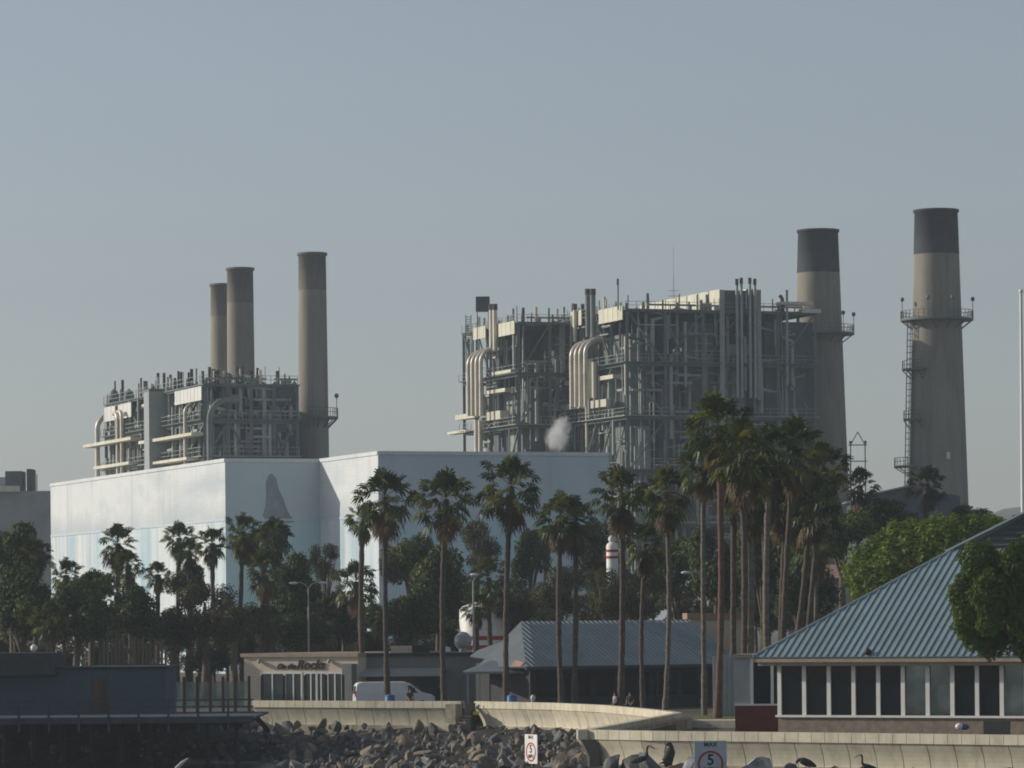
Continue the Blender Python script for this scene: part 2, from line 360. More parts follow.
# ------------------------------------------------------------------ coast line, ground, water
TOPZ = .9
def wallpt(px, py): p = PZ(px, py, TOPZ); return Vector((p.x, p.y, 0))
W_A = [wallpt(252, 700.5), wallpt(360, 701), wallpt(461, 701.3)]
W_B = [wallpt(474, 701.3), wallpt(550, 702.8), wallpt(600, 705), wallpt(640, 708.5), wallpt(664, 711.0), wallpt(674, 712.6)]
W_R = [wallpt(674, 712.6), wallpt(650, 717), wallpt(615, 723.5), wallpt(578, 730)]
W_N = [wallpt(576, 729.6), wallpt(650, 731), wallpt(770, 732.2), wallpt(900, 733.7), wallpt(1024, 735.2), wallpt(1180, 737)]
L0 = Vector((-160, 268, 0)); L1 = Vector((W_A[0].x - 1.0, 268, 0))
COAST = [L0, L1] + W_A + W_B + W_R[1:-1] + W_N + [W_N[-1] + Vector((140, -70, 0))]
def normals_of(pts):
    out = []
    for i in range(len(pts)):
        d = (pts[min(len(pts) - 1, i + 1)] - pts[max(0, i - 1)]).normalized(); out.append(Vector((d.y, -d.x, 0)))
    return out
mb = MB()
_n = normals_of(COAST)
COAST_IN = [p - n * 1.0 for p, n in zip(COAST, _n)]
_d = (W_A[1] - W_A[0]).normalized(); COAST_IN[1] = L1 + Vector((-1.2, 0, 0)); COAST_IN[2] = W_A[0] - Vector((_d.y, -_d.x, 0)) * 1.0 - _d * 1.2
poly = COAST_IN + [Vector((3000, 150, 0)), Vector((3000, 3800, 0)), Vector((-3000, 3800, 0)), Vector((-3000, 268, 0))]
from mathutils.geometry import tessellate_polygon
tris = tessellate_polygon([[Vector((p.x, p.y, 0)) for p in poly]])
me = bpy.data.meshes.new('ground'); tris = [t if (poly[t[1]] - poly[t[0]]).cross(poly[t[2]] - poly[t[0]]).z > 0 else (t[0], t[2], t[1]) for t in tris]
me.from_pydata([(p.x, p.y, 0) for p in poly], [], [tuple(t) for t in tris]); me.materials.append(M['soil'])
g = bpy.data.objects.new('ground', me); COL.objects.link(g); tag(g, kind='structure')

mb = MB(); mb.add([(-3000, -120, -2.5), (3000, -120, -2.5), (3000, 420, -2.5), (-3000, 420, -2.5)], [(0, 1, 2, 3)])
tag(mb.build('water', M['water']), kind='structure')

def seg_dist(p):
    best = 1e9
    for a, b in zip(COAST[:-1], COAST[1:]):
        d = b - a; t = max(0, min(1, (p - a).dot(d) / d.length_squared)); best = min(best, (p - a - d * t).length)
    return best
def inside(p):
    c = False; n = len(poly)
    for i in range(n):
        a, b = poly[i], poly[(i + 1) % n]
        if (a.y > p.y) != (b.y > p.y) and p.x < (b.x - a.x) * (p.y - a.y) / (b.y - a.y) + a.x: c = not c
    return c
def bank_z(x, y):
    p = Vector((x, y, 0))
    if inside(p): return -.35
    d = seg_dist(p)
    z = -.75 - .082 * d if d < 21 else -2.47 - .3 * (d - 21)
    if x < W_A[0].x + 4:                   # steeper under the boardwalk
        k = min(1, (W_A[0].x + 4 - x) / 6); z = z * (1 - k) + (-.7 - .30 * d) * k
    if x > 4 and y < 215: z = max(z, -.95 - .12 * d)
    return max(z, -6)
mb = MB(); xs = [-60 + 1.2 * i for i in range(88)]; ys = [160 + 1.2 * j for j in range(95)]
brn = random.Random(3)
vs = [(x, y, bank_z(x, y) - .1 + brn.uniform(-.16, .12)) for y in ys for x in xs]; nx = len(xs)
mb.add(vs, [(j * nx + i, j * nx + i + 1, (j + 1) * nx + i + 1, (j + 1) * nx + i) for j in range(len(ys) - 1) for i in range(nx - 1)])
tag(mb.build('shore_bank', M['bank']), kind='structure')

# ------------------------------------------------------------------ sea wall
PROF = [(.40, .40), (.31, .22), (.21, .02), (.13, -.18), (.07, -.38), (.03, -.6), (.0, -.9), (.0, -1.6)]
def resample(pts, step):
    pts = [Vector(p) for p in pts]; L = [0]
    for a, b in zip(pts[:-1], pts[1:]): L.append(L[-1] + (b - a).length)
    n = max(1, round(L[-1] / step)); out = []
    for i in range(n + 1):
        s = L[-1] * i / n
        for k in range(len(L) - 1):
            if s <= L[k + 1] + 1e-6:
                t = (s - L[k]) / max(1e-6, L[k + 1] - L[k]); out.append(pts[k].lerp(pts[k + 1], t)); break
    return out
def seaward(a, b):
    d = (b - a).normalized(); return Vector((d.y, -d.x, 0))       # right-hand side of the walk = water
def normals(pts):
    ns = []
    for i in range(len(pts)):
        a = pts[max(0, i - 1)]; b = pts[min(len(pts) - 1, i + 1)]; ns.append(seaward(a, b))
    return ns
def sea_wall(path, root, name_cap='coping', cap_step=.74, pan_step=1.42, zbot=-1.6, foot=True, cut=0.0):
    pts = resample(path, cap_step); ns = normals(pts); mb = MB()
    for i in range(len(pts) - 1):
        a, b = pts[i], pts[i + 1]; d = (b - a).normalized() * .014
        vs = []
        for p, n in ((a + d, ns[i]), (b - d, ns[i + 1])):
            for (o, z) in ((.0, .90), (.0, .44), (-.45, .44), (-.45, .90)):
                vs.append(p + n * o + Vector((0, 0, z)))
        mb.add(vs, [(0, 1, 5, 4), (1, 2, 6, 5), (2, 3, 7, 6), (3, 0, 4, 7), (3, 2, 1, 0), (4, 5, 6, 7)])
    mb.build(name_cap, M['concrete'], root)
    pts = resample(path, pan_step); ns = normals(pts); mb = MB(); k = len(PROF)
    for i in range(len(pts) - 1):
        a, b = pts[i], pts[i + 1]; d = (b - a).normalized() * .022
        vs = []
        for p, n in ((a + d, ns[i]), (b - d, ns[i + 1])):
            sh = (b - a).normalized() * cut if (i == 0 and len(vs) == 0) else Vector((0, 0, 0))
            for (o, z) in PROF: vs.append(p + n * (o - .47) + sh * min(1, max(0, (.4 - z) / 1.0)) + Vector((0, 0, z)))
            vs.append(p + n * -1.0 + sh + Vector((0, 0, PROF[-1][1]))); vs.append(p + n * -1.0 + Vector((0, 0, .43)))
            vs.append(p + n * -.1 + Vector((0, 0, .43)))
        q = k + 3
        mb.add(vs, [(j, q + j, q + (j + 1) % q, (j + 1) % q) for j in range(q)] + [tuple(range(q))[::-1], tuple(range(q, 2 * q))], smooth=False)
    mb.build('wall_panels', M['concrete'], root)
    mb = MB()
    pts = resample(path, 1.0); ns = normals(pts)
    for i in range(2 if cut else 0, len(pts) - 1):
        vs = []
        for p, n in ((pts[i], ns[i]), (pts[i + 1], ns[i + 1])):
            for (o, z) in ((-.14, .425), (-.22, .3), (-.56, -.4), (-.56, -1.6), (-1.05, -1.6), (-1.05, .425)): vs.append(p + n * o + Vector((0, 0, z)))
        mb.add(vs, [(j, 6 + j, 6 + (j + 1) % 6, (j + 1) % 6) for j in range(6)] + [tuple(range(6))[::-1], tuple(range(6, 12))])
    mb.build('wall_core', M['joint'], root)
    if foot:
        mb = MB()
        for i in range(2 if cut else 0, len(pts) - 1):
            vs = []
            for p, n in ((pts[i], ns[i]), (pts[i + 1], ns[i + 1])):
                for (o, z) in ((-.28, -.72), (-.22, zbot), (-.78, zbot), (-.78, -.72)): vs.append(p + n * o + Vector((0, 0, z)))
            mb.add(vs, [(0, 1, 5, 4), (1, 2, 6, 5), (2, 3, 7, 6), (3, 0, 4, 7), (3, 2, 1, 0), (4, 5, 6, 7)])
        mb.build('footing', M['footing'], root)
ra = thing('sea_wall', 'long cream concrete sea wall in front of the white van and the cafe', 'sea wall', W_A[0])
sea_wall(W_A, ra, cut=1.36)
mb = MB(); e = W_A[0]; n = seaward(W_A[0], W_A[1]); d = (W_A[1] - W_A[0]).normalized()
mb.bar(e - n * .5 - d * .1 + Vector((0, 0, .40)), e - n * .75 + d * 1.25 + Vector((0, 0, -1.1)), .22, .3)
mb.build('buttress', M['concrete'], ra)
rb = thing('sea_wall', 'curving cream concrete sea wall that bends round to a corner before the blue roofed hall', 'sea wall', W_B[0])
sea_wall(W_B, rb, cut=.4)
rr = thing('sea_wall', 'short return of the sea wall showing its shaded dark inner side', 'sea wall', W_R[0])
sea_wall(W_R, rr, foot=False)
mb = MB(); mb.prism([W_R[0] + Vector((.3, .0, 0)), W_R[-1] + Vector((.15, .5, 0)), W_R[-1] + Vector((.9, .5, 0)), W_R[0] + Vector((1.0, -.8, 0))], -.2, .62)
mb.build('inner_face', M['footing'], rr)
rn = thing('sea_wall', 'near concrete sea wall with block coping below the long windowed pavilion', 'sea wall', W_N[0])
sea_wall(W_N, rn, zbot=-2.2, cut=.4)
# pier beside the gap in the wall
q = wallpt(455, 701.6); d = (W_A[-1] - W_A[-2]).normalized(); n = seaward(W_A[-2], W_A[-1])
rp_ = thing('concrete_pier', 'square concrete pier at the gap between two sea walls', 'pier', q)
mb = MB(); mb.box(q + n * .15 + Vector((0, 0, -1.0)), .78, .9, 1.75, d, n); mb.build('shaft', M['footing'], rp_)
mb = MB(); mb.box(q + n * .95 - d * .05 + Vector((0, 0, -1.9)), .85, .9, 1.35, d, n); mb.build('base', M['concrete'], rp_)
q = wallpt(468, 701.5)
rs_ = thing('stair_gate', 'dark steel stair opening between the two sea walls', 'gate', q)
mb = MB(); mb.box(q - n * .3 + Vector((0, 0, -1.6)), .75, .08, 2.4, d, n); mb.build('panel', M['dark'], rs_)
mb = MB()
for k in (-.38, .38): mb.box(q + d * k + n * .05 + Vector((0, 0, -1.7)), .07, .07, 2.6, d, n)
mb.build('frame', M['dark'], rs_)
mb = MB()
for k in range(7): mb.box(q + n * (.25 + .28 * k) + Vector((0, 0, -.1 - .2 * k)), .8, .28, .06, d, n)
mb.build('steps', M['footing'], rs_)
mb = MB(); q = P(476, 713, W_B[0].y - 1.2); mb.box(q - Vector((0, 0, .12)), .4, .12, .22)
tag(mb.build('warning_plate', mat('yellow', (.7, .5, .05), .5)), 'small yellow warning plate by the dark gap in the sea wall', 'plate')
# planter strip and turf behind the corner
pl = PZ(690, 722, .35); mb = MB(); mb.prism([(pl.x - .5, pl.y + 1), (pl.x + 5.0, pl.y - 1), (pl.x + 6, pl.y + 2.5), (pl.x - .5, pl.y + 3)], -.1, .42)
tag(mb.build('planter_kerb', M['concrete']), 'low pale concrete planter edge at the foot of the tall palms', 'planter')
mb = MB(); mb.add([(pl.x - .4, pl.y + 3.05, .41), (pl.x + 6, pl.y + 2.55, .41), (pl.x + 8, pl.y + 16, .45), (pl.x + 2, pl.y + 18, .45)], [(0, 1, 2, 3)])
tag(mb.build('lawn', M['turf']), kind='structure')

# ------------------------------------------------------------------ boulders
def rock_mesh(seed, m):
    r = random.Random(seed); bm = bmesh.new(); bmesh.ops.create_icosphere(bm, subdivisions=2, radius=1)
    cuts = [(Vector((r.gauss(0, 1), r.gauss(0, 1), r.gauss(0, 1))).normalized(), r.uniform(.38, .72)) for _ in range(13)]
    for v in bm.verts:
        for n, d in cuts:
            k = v.co.dot(n)
            if k > d: v.co -= n * (k - d)
        v.co += Vector((r.uniform(-.03, .03), r.uniform(-.03, .03), r.uniform(-.03, .03)))
    me = bpy.data.meshes.new('boulder'); bm.to_mesh(me); bm.free(); me.materials.append(m); return me
RM = [rock_mesh(i, M['rock']) for i in range(8)] + [rock_mesh(20 + i, M['rock_tan']) for i in range(3)]
RP = [rock_mesh(40 + i, M['rock_pale']) for i in range(3)]
rr_ = random.Random(11); got = []
def boulder(p, s, me, label, group):
    o = bpy.data.objects.new('boulder', me); COL.objects.link(o); o.location = p
    o.rotation_euler = (rr_.uniform(0, 6), rr_.uniform(0, 6), rr_.uniform(0, 6))
    o.scale = (s * rr_.uniform(.9, 1.35), s * rr_.uniform(.7, 1.1), s * rr_.uniform(.6, .95)); return tag(o, label, 'boulder', group)
tries = 0
while len(got) < 268 and tries < 90000:
    tries += 1
    x = rr_.uniform(-24, 10); y = rr_.uniform(186, 283); z = bank_z(x, y); c = proj((x, y, z + .3))
    if not (150 < c[0] < 600 and 722 < c[1] < 776) or inside(Vector((x, y, 0))): continue
    if seg_dist(Vector((x, y, 0))) < .75: continue
    s = rr_.choice((.3, .34, .38, .42, .46, .5, .56, .62, .7)) * (y / 250) ** .3
    if any((x - a) ** 2 + (y - b) ** 2 < ((s + t) * .62) ** 2 for a, b, t in got): continue
    if x < -17.5 and rr_.random() < .35: continue
    got.append((x, y, s))
    boulder((x, y, z + s * .18), s, rr_.choice(RM), 'grey angular boulder in the riprap slope below the sea wall', 'riprap boulders below the sea wall')
for _ in range(900):
    x = rr_.uniform(-36, -17); y = rr_.uniform(258, 267); z = bank_z(x, y)
    if len(got) > 289: break
    s = rr_.uniform(.25, .5)
    if any((x - a) ** 2 + (y - b) ** 2 < (s + t) ** 2 for a, b, t in got): continue
    got.append((x, y, s)); boulder((x, y, z + s * .1), s, rr_.choice(RM), 'dark boulder on the shaded bank under the boardwalk', 'boulders under the boardwalk')
mb = MB(); rub = random.Random(77); cnt = 0; base_v = [[tuple(v.co) for v in m_.vertices] for m_ in RM]; base_f = [[tuple(p.vertices) for p in m_.polygons] for m_ in RM]
while cnt < 1500:
    x = rub.uniform(-26, 10); y = rub.uniform(186, 283); q_ = Vector((x, y, 0)); z = bank_z(x, y); c = proj((x, y, z + .2))
    cnt += 1
    if not (140 < c[0] < 605 and 720 < c[1] < 778) or inside(q_) or seg_dist(q_) < .6: continue
    k_ = rub.randrange(len(RM)); sc_ = rub.uniform(.14, .34); ro = Matrix.Rotation(rub.uniform(0, 6), 3, 'X') @ Matrix.Rotation(rub.uniform(0, 6), 3, 'Z')
    mb.add([Vector((x, y, z + .02)) + ro @ (Vector(v_) * sc_) for v_ in base_v[k_]], base_f[k_], 1 if k_ > 7 else 0)
tag(mb.build('rubble', [M['rock'], M['rock_tan']]), 'small broken rubble filling the gaps of the riprap slope', 'rubble', kind='stuff')
BIG = [(652, 775, 190.5, 1.15, 0, 'dark flat boulder under the two black birds at the picture bottom', RM[1]),
       (612, 766, 191.0, .85, 0, 'dark grey boulder between the curved wall end and the birds', RM[3]),
       (757, 773, 184.0, 1.05, 0, 'pale white flecked boulder beside the square speed sign', RP[0]),
       (690, 772, 187.0, .8, 0, 'grey boulder just in front of the square speed sign', RP[1]),
       (553, 772, 200.0, .95, 0, 'blue grey flat boulder at the foot of the narrow speed sign', RM[0]),
       (790, 776, 184.0, .7, 0, 'dark boulder below the hunched bird', RM[4]),
       (868, 779, 183.0, .75, 0, 'dark boulder below the upright bird', RM[5]),
       (300, 768, 246.0, .95, 0, 'broad pale boulder at the waterline of the riprap', RP[2]),
       (425, 768, 236.0, .9, 0, 'bright pale boulder low in the riprap', RP[0]),
       (640, 781, 191.0, 1.6, 0, 'largest dark boulder cut by the picture bottom', RM[6])]
for px, py, D, s, _, lab, me in BIG: boulder(P(px, py, D), s, me, lab, None)
mb = MB(); mb.tube([P(176, 769, 244), P(182, 763, 244.3), P(188, 758.5, 244.6)], [.13, .11, .05], 7)
tag(mb.build('driftwood_log', M['wood_pale']), 'bleached driftwood log lying at the water edge', 'driftwood')

# ------------------------------------------------------------------ speed signs and birds
def speed_sign(c, face, w_, h_, label, post=1.6, bm_='sign_board_shade'):
    """c = centre of board, face = unit horizontal normal"""
    r = thing('speed_sign', label, 'sign', Vector((c.x, c.y, c.z - h_ / 2 - post)))
    ux = Vector((-face.y, face.x, 0)); z = Vector((0, 0, 1))
    mb = MB(); mb.box(c - Vector((0, 0, h_ / 2)), w_, .04, h_, ux, face); mb.build('board', M[bm_], r)
    mb = MB(); mb.box(Vector((c.x, c.y, c.z - h_ / 2 - post)) - face * .07, .1, .08, post + h_, ux, face); mb.build('post', M['plank'], r)
    mb = MB(); rr0 = w_ * .40; n = 28; cc = c + face * .026 - z * (h_ * .10)
    vs = []
    for k in range(n):
        t = 2 * math.pi * k / n; dd = ux * math.cos(t) + z * math.sin(t)
        vs += [cc + dd * rr0, cc + dd * rr0 * .84, cc + dd * rr0 + face * .006, cc + dd * rr0 * .84 + face * .006]
    mb.add(vs, [f for k in range(n) for f in ((4 * k + 2, 4 * k + 3, 4 * ((k + 1) % n) + 3, 4 * ((k + 1) % n) + 2), (4 * k, 4 * k + 2, 4 * ((k + 1) % n) + 2, 4 * ((k + 1) % n)), (4 * k + 1, 4 * ((k + 1) % n) + 1, 4 * ((k + 1) % n) + 3, 4 * k + 3))])
    mb.build('red_ring', M['red'], r)
    text_mesh('lettering', 'MAX', w_ * .19, M['black'], r, c + face * .026 + z * h_ * .40, ux, z, .004)
    text_mesh('numeral', '5', w_ * .46, M['black'], r, cc + z * w_ * .11, ux, z, .004)
    text_mesh('lettering', 'MPH', w_ * .22, M['black'], r, cc - z * w_ * .19, ux, z, .004)
    return r
speed_sign(P(710.5, 760, 186.5), U(R(-90 + 8)), 1.5, 1.75, 'square white speed limit sign MAX 5 MPH in front of the near sea wall')
speed_sign(P(531.3, 749, 203), U(R(-90 - 60)), 1.2, 1.45, 'narrow sunlit speed limit sign turned sideways on the rocks', post=1.2, bm_='white_paint')

def skin(name, verts, edges, rad, m, parent, sub=2, root_i=0):
    me = bpy.data.meshes.new(name); off = parent_origin(parent)
    me.from_pydata([tuple(Vector(v) - off) for v in verts], edges, []); me.materials.append(m)
    o = bpy.data.objects.new(name, me); COL.objects.link(o); o.parent = parent; ORG[o.name] = off
    sk = o.modifiers.new('skin', 'SKIN'); sk.use_smooth_shade = True
    for i, v in enumerate(me.skin_vertices[0].data):
        r = rad[i]; v.radius = (r, r) if not isinstance(r, tuple) else r; v.use_root = (i == root_i)
    s = o.modifiers.new('sub', 'SUBSURF'); s.levels = sub; s.render_levels = sub
    return o
def bird(px, py, D, label, pose, flip=1, m='feather', k=1.0):
    """px, py = where the feet stand"""
    b = P(px, py, D); r = thing('sea_bird', label, 'bird', b, None)
    x, z = Vector((flip * k, 0, 0)), Vector((0, 0, k))
    if pose == 'neck':      # body low, long raised neck
        pts = [(0, .32), (-.32, .26), (-.55, .18), (.22, .42), (.33, .6), (.30, .82), (.36, 1.0), (.44, 1.03)]
        rad = [.17, .14, .05, .12, .07, .055, .065, .04]; bill = [(.46, 1.02), (.62, .93), (.78, .84)]
    elif pose == 'preen':   # hunched, head tucked on the breast
        pts = [(0, .42), (-.12, .22), (-.2, .02), (.02, .68), (.06, .88), (.0, 1.02), (-.1, .98), (-.15, .9)]
        rad = [.24, .17, .07, .2, .12, .1, .09, .06]; bill = [(-.17, .88), (-.22, .7), (-.2, .5)]
    else:                   # hunch leaning forward
        pts = [(0, .34), (-.26, .28), (-.5, .16), (.2, .46), (.34, .5), (.4, .42), (.44, .36), (.46, .32)]
        rad = [.2, .15, .05, .16, .1, .08, .08, .05]; bill = [(.47, .31), (.5, .15), (.5, .02)]
    vs = [b + x * p[0] + z * p[1] for p in pts]
    vs = [v + Vector((0, 0, 0)) for v in vs]
    skin('body', vs, [(0, 1), (1, 2), (0, 3), (3, 4), (4, 5), (5, 6), (6, 7)], [q * k for q in rad], M[m], r)
    mb = MB(); mb.tube([b + x * p[0] + z * p[1] for p in bill], [.045 * k, .035 * k, .012 * k], 6); mb.build('bill', M['bill'], r)
    for s in (-1, 1):
        mb = MB(); a = b + Vector((0, s * .07 * k, 0)); mb.tube([a + z * .25, a + x * .02 + z * .08, a - z * .12], .022 * k, 5)
        mb.bar(a - z * .1, a - z * .1 + x * .14, .09 * k, .02 * k); mb.build('leg', M['bill'], r)
        mb = MB(); mb.slab([b + x * .12 + z * .46 + Vector((0, s * .19 * k, 0)), b + x * -.5 + z * .16 + Vector((0, s * .12 * k, 0)), b + x * -.1 + z * .2 + Vector((0, s * .2 * k, 0))], Vector((0, s, 0)), .02)
        mb.build('wing', M[m], r)
bird(641, 766, 188.6, 'black long necked bird standing upright on the dark boulder', 'neck', 1, k=.9)
bird(670, 768, 188.2, 'black bird preening with its head tucked in, near the speed sign', 'preen', 1, k=1.12)
bird(806, 770, 184, 'hunched dark bird in front of the near sea wall', 'hunch', -1, k=.95)
bird(868, 773, 183, 'dark bird with thin raised neck farthest along the near sea wall', 'neck', -1, k=.8)
bird(508, 769, 203, 'pale bird resting on the rocks left of the narrow sign', 'hunch', -1, 'feather_pale', k=.9)

# ------------------------------------------------------------------ boardwalk on the left
DK = 251.0; zd = .47
rw = thing('boardwalk', 'dark timber boardwalk with rail and short posts along the left shore', 'boardwalk', (X(100, zd, DK), DK, -2.5))
x0, x1 = X(-130, zd, DK), X(254, zd, DK)
mb = MB(); mb.box(((x0 + x1) / 2, DK + 7.5, zd - .14), x1 - x0, 15, .14); mb.build('deck', M['grey_wood'], rw)
mb = MB(); mb.box(((x0 + x1) / 2, DK - .05, zd - .34), x1 - x0, .1, .4); mb.build('edge_beam', M['grey_wood'], rw)
xx = x0
while xx < x1:
    mb = MB(); mb.box((xx, DK - .16, zd - .85), .13, .12, 1.95); mb.build('rail_post', M['grey_wood'], rw)
    mb = MB(); mb.tube([(xx, DK + 7.5, -4.5), (xx, DK + 7.5, zd - .14)], .17, 8); mb.build('pile', M['dark'], rw)
    xx += 1.83
mb = MB()
for z in (.3, .65, 1.06): mb.box(((x0 + x1) / 2, DK - .16, zd + z - .04), x1 - x0, .06, .09)
mb.build('rail', M['grey_wood'], rw)
# slate blue building behind
DB = 263
rh = thing('boat_shed', 'slate blue low building with dark roof behind the boardwalk', 'shed', (X(80, zd, DB), DB, .4))
xa, xb = X(-140, 2, DB), X(166, 2, DB); zt = ZY(669, 100, DB)
mb = MB(); mb.box(((xa + xb) / 2, DB + 4, .4), xb - xa, 8, zt - .4); mb.build('wall', M['slate_wall'], rh)
mb = MB(); mb.box(((xa + xb) / 2, DB + 4, zt), xb - xa + .3, 8.3, .14); mb.build('roof_edge', M['roof_dark'], rh)
xr0, xr1 = xa - 1, X(58, 3, DB); zr = ZY(653, 30, DB)
mb = MB(); zb = zt - .35
vs = [(xr0, DB - .9, zb), (xr1, DB - .9, zb), (xr1, DB + 8, zb), (xr0, DB + 8, zb), (xr0, DB + .2, zr), (xr1 - .5, DB + .2, zr), (xr1 - .5, DB + 7, zr), (xr0, DB + 7, zr)]
mb.add(vs, [(0, 3, 2, 1), (4, 5, 6, 7), (0, 1, 5, 4), (1, 2, 6, 5), (2, 3, 7, 6), (3, 0, 4, 7)]); mb.build('roof', M['roof_dark'], rh)
xd0, xd1 = X(92, 2, DB), X(107, 2, DB)
mb = MB(); mb.box(((xd0 + xd1) / 2, DB - .03, .47), xd1 - xd0, .06, 2.3); mb.build('door', M['brown_wood'], rh)
rl = thing('globe_lamp', 'small white globe lamp above the dark shed roof', 'lamp', P(34, 658, DB + 9))
g0 = P(34, 648, DB + 9); mb = MB(); mb.ball(g0, .24); mb.build('globe', M['white_paint'], rl)
mb = MB(); mb.tube([Vector((g0.x, g0.y, 0)), g0 - Vector((0, 0, .2))], .05, 6); mb.build('post', M['lamp_grey'], rl)
rf = thing('wooden_fence', 'brown slatted wooden fence behind the slate blue shed', 'fence', (X(140, 1, 276), 276, 0))
xf0, xf1 = X(104, 4, 276), X(166, 4, 276)
mb = MB(); k = xf0; fr = random.Random(5)
while k < xf1: mb.box((k, 276, 0), .16, .05, ZY(640, 140, 276) + fr.uniform(-.35, .2)); k += .26
mb.build('slats', M['plank'], rf)
mb = MB()
for z in (1.2, 3.4): mb.box(((xf0 + xf1) / 2, 276.08, z), xf1 - xf0, .1, .14)
mb.build('rail', M['brown_wood'], rf)

# ------------------------------------------------------------------ glass windscreen with brown posts
DW = 285.0
rg = thing('windscreen_fence', 'terrace windscreen of dark brown posts and green glass before the cream cafe', 'windscreen', (X(250, 0, DW), DW, 0))
pxs = [170, 184, 197, 210, 223, 235, 249, 262, 284, 305, 326, 343]
pts = [(X(px, 2.5, DW + (px - 170) * .035), DW + (px - 170) * .035) for px in pxs]
for (x, y) in pts:
    mb = MB(); mb.box((x, y, 0), .2, .2, 2.5); mb.build('post', M['brown_wood'], rg)
for (a, b) in list(zip(pts[:-1], pts[1:]))[:6]:
    mb = MB(); mb.bar((a[0] + .12, a[1], 1.2), (b[0] - .12, b[1], 1.2), .03, 1.9); mb.build('glass_panel', M['glass_clear'], rg)

# ------------------------------------------------------------------ cafe
DC = 303.0
cu = U(R(-28)); cv = Vector((-cu.y, cu.x, 0)); Zc = Vector((0, 0, 1))
ca = Vector((X(244, 3, DC), DC, 0)); rc = thing('cafe_building', 'cream flat roofed cafe with dark script sign and brown cornice', 'cafe', ca)
cl = lambda px, z=2.0: along(Vector((ca.x, ca.y, z)), cu, px)
cLn = cl(358, 3); zt = ZY(653.5, 244, DC); zf = ZY(657.2, 244, DC)
mb = MB(); mb.cell(ca, cu, cv, 0, cLn, 0, 12, 0, zf); mb.build('wall', M['cream'], rc)
mb = MB(); mb.cell(ca, cu, cv, -.2, cLn + .1, -.2, 12.2, zf, zt); mb.build('cornice', M['fascia'], rc)
for (p0, p1) in ((262, 284), (286.5, 301.5), (306, 317), (317.5, 326), (329, 342)):
    a, b = cl(p0), cl(p1); h = 2.45
    mb = MB(); mb.cell(ca, cu, cv, a, b, -.06, .02, .25, h); mb.build('window', M['glass_green'], rc)
    mb = MB(); mb.cell(ca, cu, cv, a - .1, b + .1, -.11, .01, h + .003, h + .12)
    for e_ in (a - .05, (a + b) / 2, b + .05): mb.cell(ca, cu, cv, e_ - .05, e_ + .05, -.11, .01, .25, h)
    mb.build('frame', M['white_panel'], rc)
t = cl(347); mb = MB(); mb.cell(ca, cu, cv, t, t + .8, -.7, -.01, 0, zf - .5); mb.build('service_cabinet', M['grey_wall'], rc)
for px in (260.5, 330.5):
    t = cl(px, 3.5); c = ca + cu * t - cv * .22; c.z = zf - .32; mb = MB(); mb.ball(c, .14, .2, .17); mb.bar(c, c + cv * .24 + Vector((0, 0, .12)), .07); mb.build('wall_lamp', M['lamp_grey'], rc)
t = cl(286.5, 3.2); text_mesh('sign_lettering', 'On the', .56, M['maroon'], rc, ca + cu * t - cv * .05 + Zc * (zf - .70), cu, Zc, .04, .35)
t = cl(310.5, 3.2); text_mesh('sign_lettering', 'Rocks', .97, M['maroon'], rc, ca + cu * t - cv * .05 + Zc * (zf - .60), cu, Zc, .04, .35)
# grey block to its right
DG = 299.5
rk = thing('grey_shop', 'dark grey flat roofed shop with awning behind the white van', 'shop', (X(430, 0, DG), DG, 0))
xa, xb = X(358.6, 3, DG), X(524, 3, DG); zt = ZY(656, 420, DG)
mb = MB(); mb.box(((xa + xb) / 2, DG + 6, 0), xb - xa, 12, zt); mb.build('wall', M['grey_wall'], rk)
mb = MB(); mb.box(((xa + xb) / 2, DG + 6, zt), xb - xa + .2, 12.4, .22); mb.build('roof_edge', M['roof_dark'], rk)
a, b = X(359.5, 2, DG), X(445, 2, DG)
z1, z2 = ZY(668, 400, DG), ZY(673.5, 400, DG)
mb = MB(); mb.add([(a, DG - .03, z1), (b, DG - .03, z1), (b, DG - 1.0, z2), (a, DG - 1.0, z2), (a, DG - .03, z1 - .08), (b, DG - .03, z1 - .08), (b, DG - 1.0, z2 - .2), (a, DG - 1.0, z2 - .2)],
                  [(3, 2, 1, 0), (4, 5, 6, 7), (3, 7, 6, 2), (0, 4, 7, 3), (2, 6, 5, 1)]); mb.build('awning', M['lamp_grey'], rk)
mb = MB(); mb.box(((a + b) / 2, DG - .03, .3), b - a - .4, .06, z2 - .3); mb.build('window', M['glass'], rk)
a, b = X(478, 1, DG), X(520, 1, DG); mb = MB(); mb.box(((a + b) / 2, DG - .03, .1), b - a, .06, 2.5); mb.build('window', M['glass'], rk)
c = P(402, 653, DG + 3); mb = MB(); mb.box((c.x, c.y, zt + .2), 1.6, 1.2, ZY(646, 402, DG + 3) - zt - .2)
tag(mb.build('roof_unit', M['cream']), 'small pale rooftop box on the grey shop', 'rooftop unit')
c = P(421, 650, DG + 3); mb = MB(); mb.box((c.x, c.y, zt + .2), 1.3, 1.2, ZY(645, 421, DG + 3) - zt - .2)
for q in range(3): mb.box((c.x, c.y - .63, zt + .3 + .16 * q), 1.1, .05, .08)
tag(mb.build('roof_unit', M['dark']), 'dark rooftop air conditioner on the grey shop', 'rooftop unit')
rv = thing('vent_hood', 'rounded grey roof vent standing on the grey shop roof', 'vent', P(463, 654, DG + 4))
c = P(463, 641, DG + 4); mb = MB(); mb.ball(c, .66, .6, .7); mb.build('dome', M['lamp_grey'], rv)
mb = MB(); mb.tube([Vector((c.x, c.y, zt)), c], .35, 10); mb.build('neck', M['lamp_grey'], rv)
